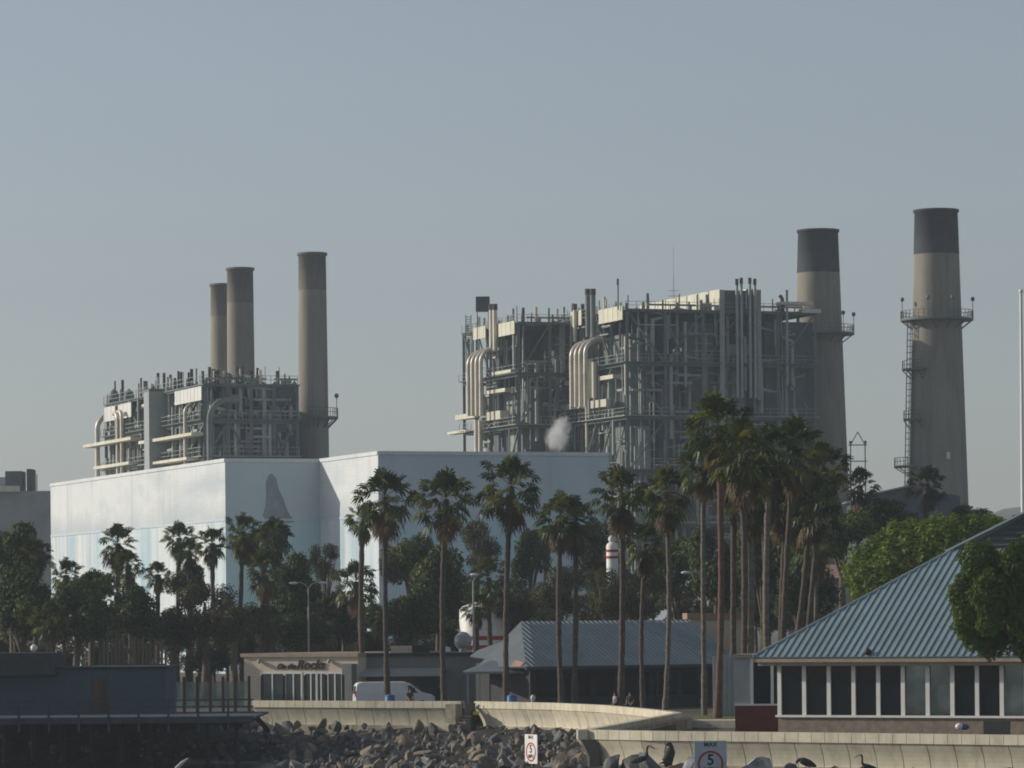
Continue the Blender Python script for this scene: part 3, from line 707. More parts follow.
# gazebo canopy
DZ = 286.0
rz_ = thing('canopy_tent', 'grey pyramid canopy tent beside the blue roofed hall', 'canopy', (X(493, 0, DZ), DZ, 0))
ap = P(492, 660, DZ); e0, e1 = X(463, 3, DZ - 2), X(529, 3, DZ - 2); ze = ZY(671.5, 495, DZ - 2)
mb = MB(); vs = [(e0, DZ - 2, ze), (e1, DZ - 2, ze), (e1, DZ + 2, ze), (e0, DZ + 2, ze), tuple(ap), (e0, DZ - 2, ze - .16), (e1, DZ - 2, ze - .16), (e1, DZ + 2, ze - .16), (e0, DZ + 2, ze - .16)]
mb.add(vs, [(0, 1, 4), (1, 2, 4), (2, 3, 4), (3, 0, 4), (0, 5, 6, 1), (1, 6, 7, 2), (2, 7, 8, 3), (3, 8, 5, 0)]); mb.build('canopy', M['roof_grey'], rz_)
for (x, y) in ((e0 + .3, DZ - 1.9), (e1 - .3, DZ - 1.9), (e0 + .3, DZ + 1.9), (e1 - .3, DZ + 1.9), (X(480, 1, DZ - 1.9), DZ - 1.9)):
    mb = MB(); mb.box((x, y, 0), .1, .1, ze); mb.build('leg', M['lamp_grey'], rz_)

# ------------------------------------------------------------------ van
DV = 289.0
def van():
    f = U(R(9)); sd = Vector((-f.y, f.x, 0)); z = Vector((0, 0, 1))
    o = Vector((X(355.5, 1, DV), DV, 0))
    r = thing('parked_van', 'white panel van parked behind the sea wall', 'van', o)
    prof = [(0, .45), (.02, 1.2), (.10, 1.72), (.22, 1.90), (.5, 1.97), (3.55, 1.97), (3.9, 1.86), (4.75, 1.22), (5.45, 1.05), (5.65, .85), (5.68, .45)]
    w_ = 1.9
    mb = MB(); n = len(prof); vs = []
    for s, ins in ((-1, .0), (1, .0)):
        for (a, h) in prof:
            tap = .16 * max(0, (h - 1.0)) ; vs.append(o + f * a + sd * (w_ / 2 + s * (w_ / 2 - tap)) + z * h)
    mb.add(vs, [tuple(range(n)), tuple(range(n, 2 * n))[::-1]] + [(i, n + i, n + (i + 1) % n, (i + 1) % n) for i in range(n)])
    ob = mb.build('body', M['van_white'], r); bv = ob.modifiers.new('bevel', 'BEVEL'); bv.width = .05; bv.segments = 2
    def sidequad(pts, off, name, m):
        mb = MB(); q = []
        for (a, h) in pts: q.append(o + f * a + sd * (.16 * max(0, h - 1.0) - off) + z * h)
        mb.slab(q, -sd, .03); mb.build(name, m, r)
    sidequad([(3.75, 1.18), (4.45, 1.18), (3.98, 1.68), (3.75, 1.7)], .012, 'window', M['glass'])
    sidequad([(3.68, .5), (3.66, .5), (3.66, 1.75), (3.68, 1.75)], .012, 'door_seam', M['dark'])
    sidequad([(2.2, .5), (2.18, .5), (2.18, 1.8), (2.2, 1.8)], .012, 'door_seam', M['dark'])
    mb = MB(); q = [o + f * 4.0 + sd * (w_ / 2 - .72) + z * 1.82, o + f * 4.0 + sd * (w_ / 2 + .72) + z * 1.82, o + f * 4.72 + sd * (w_ / 2 + .8) + z * 1.27, o + f * 4.72 + sd * (w_ / 2 - .8) + z * 1.27]
    mb.slab([p + Vector((0, 0, .03)) + f * .02 for p in q], Vector((f.x * .6, f.y * .6, .8)), .02); mb.build('windscreen', M['glass'], r)
    mb = MB(); q = [o - f * .03 + sd * .3 + z * 1.15, o - f * .03 + sd * 1.6 + z * 1.15, o + f * .03 + sd * 1.55 + z * 1.68, o + f * .03 + sd * .35 + z * 1.68]
    mb.slab(q, -f, .03); mb.build('rear_window', M['glass'], r)
    mb = MB(); mb.box(o + f * .0 + sd * .95 + z * .38, .12, 1.85, .2, f, sd); mb.build('bumper', M['dark'], r)
    for a in (1.0, 4.75):
        for s in (.12, w_ - .12):
            c = o + f * a + sd * s + z * .34; mb = MB(); mb.tube([c - sd * .12, c + sd * .12], .34, 16); wh = mb.build('wheel', M['tyre'], r)
            mb = MB(); mb.tube([c - sd * .13, c + sd * .13], .19, 12); mb.build('rim', M['metal'], wh)
    c = o + f * 4.15 - sd * .12 + z * 1.3; mb = MB(); mb.box(c, .12, .2, .24, f, sd); mb.build('mirror', M['black'], r)
    for s in (.2, w_ - .2): mb = MB(); mb.box(o + f * 5.64 + sd * s + z * .72, .08, .28, .18, f, sd); mb.build('headlight', M['white_panel'], r)
    for s in (.1, w_ - .1): mb = MB(); mb.box(o + f * -.0 + sd * s + z * .95, .06, .14, .4, f, sd); mb.build('tail_light', M['red'], r)
van()

# ------------------------------------------------------------------ people and barrels behind the wall
def person(px, D, H, yaw, label, shirt, trousers):
    b = Vector((X(px, 1.2, D), D, 0)); r = thing('person', label, 'person', b)
    f = U(yaw); s = Vector((-f.y, f.x, 0)); z = Vector((0, 0, 1)); k = H / 1.7
    def at(a, l, h): return b + f * (a * k) + s * (l * k) + z * (h * k)
    V = [at(0, 0, .95), at(0, 0, 1.15), at(0, 0, 1.36), at(.01, 0, 1.46), at(.02, 0, 1.56), at(.03, 0, 1.64)]
    Rr = [.13, .12, .12, .055, .085, .075]; E = [(0, 1), (1, 2), (2, 3), (3, 4), (4, 5)]
    V.append(at(.115, 0, 1.56)); Rr.append(.02); E.append((4, len(V) - 1))                  # nose
    for sd in (-1, 1):
        i = len(V); V += [at(0, sd * .19, 1.36), at(-.02, sd * .26, 1.10), at(.14, sd * .22, .92), at(.22, sd * .2, .88)]
        Rr += [.06, .045, .034, .032]; E += [(2, i), (i, i + 1), (i + 1, i + 2), (i + 2, i + 3)]
        for q in range(5):
            j = len(V); V += [at(.27 + .015 * (2 - abs(q - 2)), sd * (.2 + .02 * (q - 2)), .86), at(.31 + .015 * (2 - abs(q - 2)), sd * (.2 + .02 * (q - 2)), .83)]
            Rr += [.009, .008]; E += [(i + 3, j), (j, j + 1)]
        i = len(V); V += [at(0, sd * .1, .9), at(.02, sd * .1, .5), at(0, sd * .1, .1), at(.14, sd * .11, .04)]
        Rr += [.085, .06, .045, .035]; E += [(0, i), (i, i + 1), (i + 1, i + 2), (i + 2, i + 3)]
    skin('body', V, E, [q * k for q in Rr], M['skin'], r)
    Vs = [at(0, 0, .92), at(0, 0, 1.15), at(0, 0, 1.36), at(0, .19, 1.37), at(-.015, .24, 1.18), at(0, -.19, 1.37), at(-.015, -.24, 1.18), at(0, 0, 1.42)]
    skin('shirt', Vs, [(0, 1), (1, 2), (2, 3), (3, 4), (2, 5), (5, 6), (2, 7)], [.16, .15, .145, .085, .07, .085, .07, .075], shirt, r)
    Vt = [at(0, 0, .93), at(0, .1, .85), at(.02, .1, .5), at(0, .1, .13), at(0, -.1, .85), at(.02, -.1, .5), at(0, -.1, .13)]
    skin('trousers', Vt, [(0, 1), (1, 2), (2, 3), (0, 4), (4, 5), (5, 6)], [.15, .11, .085, .07, .11, .085, .07], trousers, r)
    mb = MB(); mb.ball(at(-.015, 0, 1.63), .1 * k, .1 * k, .1 * k); mb.build('hair', M['hair'], r)
    return r
cloth = lambda n, c: mat(n, c, .85, .1, 4)
person(410, 279, 1.66, R(-60), 'person in dark clothes standing beside the white van', cloth('dark_cloth', (.05, .045, .05)), cloth('dark_cloth_two', (.03, .03, .04)))
person(615, 262, 1.58, R(200), 'person in pale grey top behind the curved sea wall', cloth('pale_cloth', (.38, .38, .42)), M['black'])
person(630, 261, 1.62, R(240), 'person in black top with pale sleeves near the thin palm trunk', cloth('black_cloth', (.05, .05, .055)), M['black'])
def barrel(px, D, label):
    c = Vector((X(px, .5, D), D, 0)); r = thing('blue_barrel', label, 'barrel', c)
    mb = MB(); mb.lathe(c, [(.3, 0), (.34, .1), (.34, .55), (.36, .58), (.34, .62), (.34, 1.05), (.31, 1.12)], 16); mb.build('body', M['blue'], r)
    mb = MB(); mb.lathe(c + Vector((0, 0, 1.12)), [(.34, 0), (.34, .06), (.1, .14)], 16); mb.build('lid', M['blue'], r)
barrel(390, 280, 'blue barrel at the foot of the palm in front of the van')
barrel(512, 275, 'blue barrel to the right of the canopy tent')
c = Vector((X(533, 1, 273), 273, 0)); mb = MB(); mb.lathe(c, [(.13, 0), (.13, .95), (.17, 1.0), (.17, 1.1), (.12, 1.22), (.02, 1.28)], 12)
tag(mb.build('bollard', M['wood_pale']), 'tan round topped bollard behind the curving sea wall', 'bollard')
c = P(962, 732, 193.2); rbag = thing('beach_bag', 'white and blue bag lying on the near sea wall coping', 'bag', c)
mb = MB(); mb.ball(Vector((c.x - .12, c.y, TOPZ + .17)), .2, .16, .16); mb.build('flap', M['white_paint'], rbag)
mb = MB(); mb.ball(Vector((c.x + .12, c.y + .02, TOPZ + .14)), .24, .16, .15); mb.build('body', mat('bag_blue', (.08, .1, .28), .6), rbag)

# ------------------------------------------------------------------ hip roofs
def ribs(mb, a, b, c, d, n, step, w_=.05, h_=.05):
    """standing seams on the slope whose eave runs a->b and ridge d->c (d above a side); seams run up the slope"""
    ev = (b - a); L = ev.length; ev.normalize(); up = (n.cross(ev)).normalized()
    if up.z < 0: up = -up
    k = step / 2
    def hit(s):
        # height limit along seam from eave point s: clip by hips a-d, b-c and ridge
        best = 1e9
        p = a + ev * s
        for (q0, q1) in ((a, d), (d, c), (b, c)):
            e = q1 - q0; A = [[up.dot(ev), -e.dot(ev)], [up.dot(up), -e.dot(up)]]; r0 = [(q0 - p).dot(ev), (q0 - p).dot(up)]
            det = A[0][0] * A[1][1] - A[0][1] * A[1][0]
            if abs(det) < 1e-9: continue
            t = (r0[0] * A[1][1] - A[0][1] * r0[1]) / det; m = (A[0][0] * r0[1] - A[1][0] * r0[0]) / det
            if t > .02 and -.001 <= m <= 1.001: best = min(best, t)
        return best
    while k < L:
        t = hit(k)
        if t < 100 and t > .15:
            p = a + ev * k + n * (h_ / 2 - .004); mb.bar(p + up * .02, p + up * (t - .05), w_, h_)
        k += step

# middle hall: front slope faces right of the camera
DH = 282.0
def hall():
    z = Vector((0, 0, 1)); u = U(R(34)); v = Vector((-u.y, u.x, 0))
    a = P(526, 667, DH); ze = a.z
    tb = along(a, u, 742); b = a + u * tb
    # ridge: rise above slope
    Lr = 6.4; rise = 3.15; 
    d0 = a + v * Lr + u * Lr * .62 + z * rise; c0 = b + v * Lr + z * rise
    r = thing('blue_roof_hall', 'long low hall under a blue grey ribbed hip roof', 'hall', Vector((a.x, a.y, 0)))
    n1 = (b - a).cross(d0 - a).normalized(); n1 = n1 if n1.z > 0 else -n1
    mb = MB(); mb.slab([a, b, c0, d0], n1, .12); ribs(mb, a, b, c0, d0, n1, .42); mb.build('roof', M['roof_grey'], r)
    # left slope, plain
    e = a + v * Lr * .95; n2 = (d0 - a).cross(e - a).normalized(); n2 = n2 if n2.z > 0 else -n2
    mb = MB(); mb.slab([a, d0, e], n2, .12); mb.build('side_roof', M['roof_slate'], r)
    # back slope
    f_ = b + v * Lr * 2; n3 = Vector((v.x * .44, v.y * .44, .9)).normalized()
    mb = MB(); mb.slab([d0, c0, c0 + v * 5 - z * 2.4, d0 + v * 5 - z * 2.4 + u * 1.5], n3, .12); mb.build('back_roof', M['roof_grey'], r)
    # walls under the eaves
    ins = 1.0; mb = MB(); mb.cell(Vector((a.x, a.y, 0)), u, v, ins, tb - .2, ins, Lr * .95, 0, ze - .12); mb.build('wall', M['dark'], r)
    k = .5; 
    while k < tb:
        mb = MB(); mb.cell(Vector((a.x, a.y, 0)), u, v, k, k + .14, .25, .39, 0, ze - .13); mb.build('column', M['dark'], r); k += 3.6
    k = 1.6
    while k < tb - 2.4:
        mb = MB(); mb.cell(Vector((a.x, a.y, 0)), u, v, k, k + 2.0, ins - .06, ins - .01, .9, 2.5); mb.build('window', M['glass'], r); k += 2.5
    mb = MB(); mb.bar(a - n1 * .1, b - n1 * .1, .12, .2); mb.build('fascia', M['grey_wood'], r)
    mb = MB(); q = a + v * .6 - u * .02; mb.slab([q + z * .02, q + v * 1.3 + z * .02, q + v * 1.3 + z * .5 + u * .4, q + z * .3 + u * .25], -u, .05); mb.build('gable_trim', M['terracotta'], r)
    # lower grey roof joined on the left
    s0 = P(557, 622.5, d0.y + 1.5); s1 = P(478, 650, 297); s2 = P(470, 656, 293.5); s3 = P(524, 664, 283.2)
    nn = (s1 - s0).cross(s3 - s0).normalized(); nn = nn if nn.z > 0 else -nn
    mb = MB(); mb.slab([s0, s1, s2, s3], nn, .1); mb.build('lean_to_roof', M['roof_slate'], r)
    mb = MB(); mb.prism([(s2.x + .4, s2.y + 1), (s3.x, s3.y + 1), (s0.x, s0.y), (s1.x + .4, s1.y + 2)], 0, 3.2); mb.build('lean_to_wall', M['dark'], r)
hall()

# right pavilion
DP = 213.0
def pavilion():
    z = Vector((0, 0, 1)); u = U(R(-30)); v = Vector((-u.y, u.x, 0))        # u right and nearer, v right and away
    a = P(753, 657, DP); ze = a.z
    r = thing('glass_pavilion', 'pavilion with blue ribbed metal roof and a row of white framed windows', 'pavilion', Vector((a.x, a.y, 0)))
    LU = 24.0; rise_t = .70; b = a + u * LU
    rr = 7.9; d0 = a + (u + v) * rr + z * rr * rise_t; c0 = b + (v - u) * rr + z * rr * rise_t
    n1 = (b - a).cross(d0 - a).normalized(); n1 = n1 if n1.z > 0 else -n1
    mb = MB(); mb.slab([a, b, c0, d0], n1, .1); ribs(mb, a, b, c0, d0, n1, .40, .07, .07)
    mb.bar(a + z * .05, d0 + z * .05, .14, .1); mb.build('roof', M['roof_blue'], r)
    e = a + v * rr * 2; n2 = (d0 - a).cross(e - a).normalized(); n2 = n2 if n2.z > 0 else -n2
    mb = MB(); mb.slab([a, d0, e], n2, .1); ribs(mb, e, a, d0, d0 + u * .01, n2, .40, .07, .07); mb.build('side_roof', M['roof_blue'], r)
    f_ = b + v * rr * 2; n3 = (v * rise_t + z).normalized()
    mb = MB(); mb.slab([e, d0, c0, f_], n3, .1); mb.build('back_roof', M['roof_blue'], r)
    # raised gablet above the hip: dark louvred face, blue roof running back
    q = d0 - u * .4 - z * .12; hw = 6.5; gr = hw * .44; ga = q + u * hw + z * gr; gb = q + u * hw * 2
    mb = MB(); mb.slab([q + v * .3 + u * .3, gb + v * .3 - u * .3, ga + v * .3 - z * .12], -v, .1)
    k = .35
    while k < gr - .2: mb.bar(q + v * .17 + u * (k / .44 + .5) + z * k, gb + v * .17 - u * (k / .44 + .5) + z * k, .1, .06); k += .3
    mb.build('louvred_gable', M['casing'], r)
    mb = MB(); bk = v * 4.0; mb.slab([q - v * .15, ga - v * .15, ga + bk, q + bk], (-u * .44 + z).normalized(), -.1); mb.slab([ga - v * .15, gb - v * .15, gb + bk, ga + bk], (u * .44 + z).normalized(), -.1)
    mb.build('gable_roof', M['roof_blue'], r)
    # fascia in two steps
    o = Vector((a.x, a.y, 0)); zb = ZY(665.5, 800, DP)
    mb = MB(); mb.cell(o, u, v, .02, LU, .03, .2, ze - .28, ze - .105); mb.cell(o, u, v, .02, .2, .03, rr * 2, ze - .28, ze - .105)
    mb.cell(o, u, v, .18, LU, .2, .5, zb, ze - .283); mb.cell(o, u, v, .18, .5, .5, rr * 2, zb, ze - .283); mb.build('fascia', M['fascia'], r)
    mb = MB(); mb.cell(o, u, v, .2, LU, .5, 2.2, zb + .02, zb + .1); mb.build('soffit', M['fascia'], r)
    # windows
    fo = o + v * .9                                              # facade line
    s0 = along(Vector((fo.x, fo.y, 3)), u, 780); zs = ZY(717, 800, DP); zh = zb
    cells = []; px = 780.0; 
    while px < 1200:
        cells.append(along(Vector((fo.x, fo.y, 3)), u, px)); px += 24.7
    for i, t in enumerate(cells):
        mb = MB(); mb.cell(fo, u, v, t - .11, t + .11, -.10, .12, zs + .115, zh); mb.build('mullion', M['white_paint'], r)
        if i + 1 < len(cells):
            mb = MB(); mb.cell(fo, u, v, t + .11, cells[i + 1] - .11, .0, .03, zs + .12, zh); mb.build('window', M['glass_mirror' if i in (5, 6, 9, 12) else 'glass'], r)
    tl = cells[-1]
    mb = MB(); mb.cell(fo, u, v, s0 - .2, tl, -.18, .12, zs, zs + .112); mb.build('sill', M['white_paint'], r)
    zk = 0
    mb = MB(); mb.cell(fo, u, v, s0 - .1, tl, -.06, .3, zk, zs - .003); mb.build('base_wall', M['brick'], r)
    # side wall: same rhythm going back
    for k in range(7):
        t = .2 + k * 1.9
        mb = MB(); mb.cell(fo, u, v, s0 - .08, s0 + .08, t, t + .14, zs + .115, zh); mb.build('mullion', M['white_paint'], r)
        mb = MB(); mb.cell(fo, u, v, s0 - .02, s0 + .02, t + .14, t + 1.9, zs + .115, zh); mb.build('window', M['glass'], r)
    mb = MB(); mb.cell(fo, u, v, s0 - .1, s0 + .2, .3, 13.8, 0, zs + .11); mb.build('side_base_wall', M['brick'], r)
    # dark interior floor and back wall so the room has depth
    mb = MB(); mb.cell(fo, u, v, s0 + .3, tl, 9.0, 9.2, 0, zh); mb.build('back_wall', M['grey_wall'], r)
    q = along(Vector((fo.x, fo.y, 1)), u, 984), along(Vector((fo.x, fo.y, 1)), u, 1010)
    mb = MB(); mb.cell(fo, u, v, q[0], q[1], -.075, -.062, .15, zs - .15); mb.build('vent_opening', M['dark'], r)
    c = P(868, 652, DP - 3.2); mb = MB(); mb.ball(c, .2, .16, .18); mb.tube([c, c - Vector((0, 0, .45))], .04, 6); mb.build('flood_lamp', M['black'], r)
    # red based annex to the left
    ao = P(735, 705, 224); o2 = Vector((ao.x, ao.y, 0)); ra_ = thing('entrance_annex', 'low glazed annex with dark red base left of the pavilion', 'annex', o2)
    u2 = U(R(-12)); v2 = Vector((-u2.y, u2.x, 0)); w2 = along(Vector((o2.x, o2.y, 1.5)), u2, 779); zr = ZY(706, 755, 223); zt2 = ZY(658, 755, 223)
    mb = MB(); mb.cell(o2, u2, v2, 0, w2, 0, 5, 0, zr); mb.build('base_wall', M['red_wall'], ra_)
    mb = MB(); mb.cell(o2, u2, v2, -.05, w2, -.06, .2, zr + .002, zr + .1); mb.build('sill', M['white_paint'], ra_)
    p = [0, .38 * w2, .84 * w2, w2]
    mb = MB(); mb.cell(o2, u2, v2, 0, .38 * w2, .05, .2, zr + .1, zt2); mb.build('panel', M['lamp_grey'], ra_)
    for i in (1, 2):
        mb = MB(); mb.cell(o2, u2, v2, p[i] + .1, p[i + 1] - .02, .08, .12, zr + .1, zt2); mb.build('window', M['glass'], ra_)
        mb = MB(); mb.cell(o2, u2, v2, p[i] - .06, p[i] + .1, .0, .2, zr + .1, zt2); mb.build('mullion', M['white_paint'], ra_)
    mb = MB(); mb.cell(o2, u2, v2, -.1, w2, -.1, 5, zt2, zt2 + .2); mb.build('roof', M['fascia'], ra_)
    mb = MB(); k0, k1 = X(713, 2, 244), X(744, 2, 244)
    mb.box(((k0 + k1) / 2, 244, 0), k1 - k0, .15, ZY(656, 728, 244))
    for kk in range(int((k1 - k0) / .28)): mb.box((k0 + .14 + .28 * kk, 243.9, .1), .12, .06, ZY(656, 728, 244) - .2)
    tag(mb.build('slatted_screen', M['lamp_grey']), 'pale grey slatted screen behind the tall palm trunks', 'screen')
pavilion()
# cream block behind the palms with pink cornice
rcb = thing('cream_block', 'small cream building with pinkish cornice behind the palm trunks', 'building', (X(725, 0, 300), 300, 0))
k0, k1 = X(690, 5, 300), X(748, 5, 300); zt = ZY(619, 720, 300)
mb = MB(); mb.box(((k0 + k1) / 2, 304, 0), k1 - k0, 8, zt); mb.build('wall', M['cream'], rcb)
mb = MB(); mb.box(((k0 + k1) / 2, 304, zt), k1 - k0 + .4, 8.4, .45); mb.build('cornice', M['terracotta'], rcb)
mb = MB(); mb.box(((k0 + k1) / 2 + .8, 299.97, 1), 1.2, .06, 2.2); mb.build('window', M['glass'], rcb)

# ------------------------------------------------------------------ tank, beacon, lamps, mast
def banded(name, label, cat, px, D, ytop, wpx, bands, dome):
    c = Vector((X(px, 5, D), D, 0)); r = thing(name, label, cat, c); rad = wpx / 2 * D / F; zt = ZY(ytop, px, D)
    mb = MB(); mb.lathe(c, [(rad, 0), (rad, zt), (rad * .85, zt + dome * .5), (rad * .3, zt + dome)], 28); mb.build('shell', M['white_paint'], r)
    for (ya, yb) in bands:
        mb = MB(); mb.lathe(c, [(rad + .03, ZY(yb, px, D)), (rad + .03, ZY(ya, px, D))], 28); mb.build('band', M['red'], r)
    return r, c, zt
banded('storage_tank', 'white round tank with red bands behind the grey shop', 'tank', 482, 318, 610, 45, [(636, 640), (645, 650)], .6)
r_, c_, zt_ = banded('striped_beacon', 'slim white and red striped beacon showing between palm trunks', 'beacon', 613, 326, 546, 12, [(549.5, 552), (556, 558.5)], .35)
mb = MB(); mb.ball(c_ + Vector((0, 0, zt_ + .55)), .32); mb.build('lantern', M['white_panel'], r_)
def lamp(px, ytop, D, arms, label, k=1.0):
    c = Vector((X(px, 6, D), D, 0)); r = thing('street_lamp', label, 'street lamp', c); zt = ZY(ytop + 8, px, D)
    mb = MB(); mb.tube([c, c + Vector((0, 0, zt))], [.1, .06], 8); mb.build('pole', M['lamp_grey'], r)
    for s in arms:
        t = c + Vector((0, 0, zt)); mb = MB()
        mb.tube([t, t + Vector((.25 * s, 0, .35)), t + Vector((.6 * s, 0, .52)), t + Vector((1.0 * s * k, 0, .5))], .045, 6); a = mb.build('arm', M['lamp_grey'], r)
        mb = MB(); mb.ball(t + Vector((1.15 * s * k, 0, .47)), .34, .16, .11); mb.build('lamp_head', M['white_panel'], a)
lamp(308.5, 581, 320, (-1, 1), 'grey double armed street lamp behind the cafe roof')
lamp(704, 571, 292, (-1,), 'single armed street lamp behind the tall palm cluster', 1.1)
lamp(473.5, 573, 305, (1,), 'pale headed street lamp above the white round tank', .1)
c = Vector((X(1023.2, 10, 226), 226, 0)); rm = thing('flagpole', 'tall white flagpole rising behind the pavilion roof', 'flagpole', c)
zt = ZY(293, 1022, 226); mb = MB(); mb.tube([c, c + Vector((0, 0, zt))], [.14, .08], 10); mb.build('pole', M['white_paint'], rm)
mb = MB(); mb.ball(c + Vector((0, 0, zt + .1)), .13); mb.build('finial', M['white_paint'], rm)

# ------------------------------------------------------------------ mural hall (pale painted turbine hall)
AU = R(20); u = U(AU); v = Vector((-u.y, u.x, 0)); Zv = Vector((0, 0, 1))
D1 = 500.0
C1 = P(225, 462, D1); ZT = C1.z; ZM = ZY(521, 225, D1)
def hall_mural():
    base = Vector((C1.x, C1.y, ZT))
    ta = along(base, v, 50.5); A = base + v * ta
    tb = along(base, u, 319.5); B = base + u * tb
    tc = along(B, -v, 378); C = B - v * tc
    Dd = C + u * along(C, u, 609)
    back = [Dd + v * 60, A + u * 10 + v * 8]
    poly = [Vector((q.x, q.y)) for q in (A, base, B, C, Dd, back[0], A + u * (tb + 20), )]
    r = thing('mural_hall', 'huge pale turbine hall painted with a faded blue and white mural', 'building', Vector((C1.x, C1.y, 0)))
    mb = MB(); mb.prism(poly, ZM + .25, ZT)
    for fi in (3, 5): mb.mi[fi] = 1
    mb.build('upper_wall', [M['mural_upper'], M['mural_blue_shade']], r)
    mb = MB(); cx = sum((p.x for p in poly)) / len(poly); cy = sum((p.y for p in poly)) / len(poly)
    mb.prism(poly, 0, ZM)
    for fi in (3, 5): mb.mi[fi] = 1
    mb.build('lower_wall', [M['mural_lower'], M['mural_aqua_shade']], r)
    mb = MB(); off = .25
    def ledge(p, q, n, h0, h1, w_):
        d = (q - p).normalized(); mb.prism([p + n * w_ - d * w_, q + n * w_ + d * w_, q - n * .3, p - n * .3], h0, h1)
    A0, b0, B0, C0, D0 = [Vector((q.x, q.y, 0)) for q in (A, base, B, C, Dd)]
    nl, nf = -u, -v
    ledge(A0, b0, nl, ZM + .002, ZM + .25, .08); ledge(b0, B0 - u * .09, nf, ZM + .002, ZM + .249, .08); ledge(B0 - v * .0, C0, nl, ZM + .002, ZM + .251, .08); ledge(C0, D0, nf, ZM + .002, ZM + .248, .08)
    mb.build('ledge', M['mural_blue_shade'], r)
    mb = MB()
    def rim(p, q, n): d = (q - p).normalized(); mb.prism([p + n * .12, q + n * .12, q - n * .3, p - n * .3], ZT + .003, ZT + .45)
    rim(A0, b0, nl); rim(b0, B0 - u * .13, nf); rim(B0, C0, nl); rim(C0, D0, nf)
    mb.build('parapet', M['mural_upper'], r)
    # soft dark upright painted patch on the shaded face
    pts = [(262, 516), (265, 506), (266, 494), (265.5, 483), (268, 475.5), (272, 473.5), (276.5, 479), (278, 488), (283, 499), (287, 511), (294, 522), (281, 524), (268, 522)]
    q = []
    for (px, py) in pts:
        t = along(base, u, px); g_ = base + u * t; q.append(Vector((g_.x, g_.y, ZY(py, px, g_.y))) + nf * .03)
    mb = MB(); mb.slab(q, nf, .02); mb.build('painted_patch', M['mural_shape'], r)
    return base, A, B, C, Dd
base, MA, MBp, MC, MD = hall_mural()

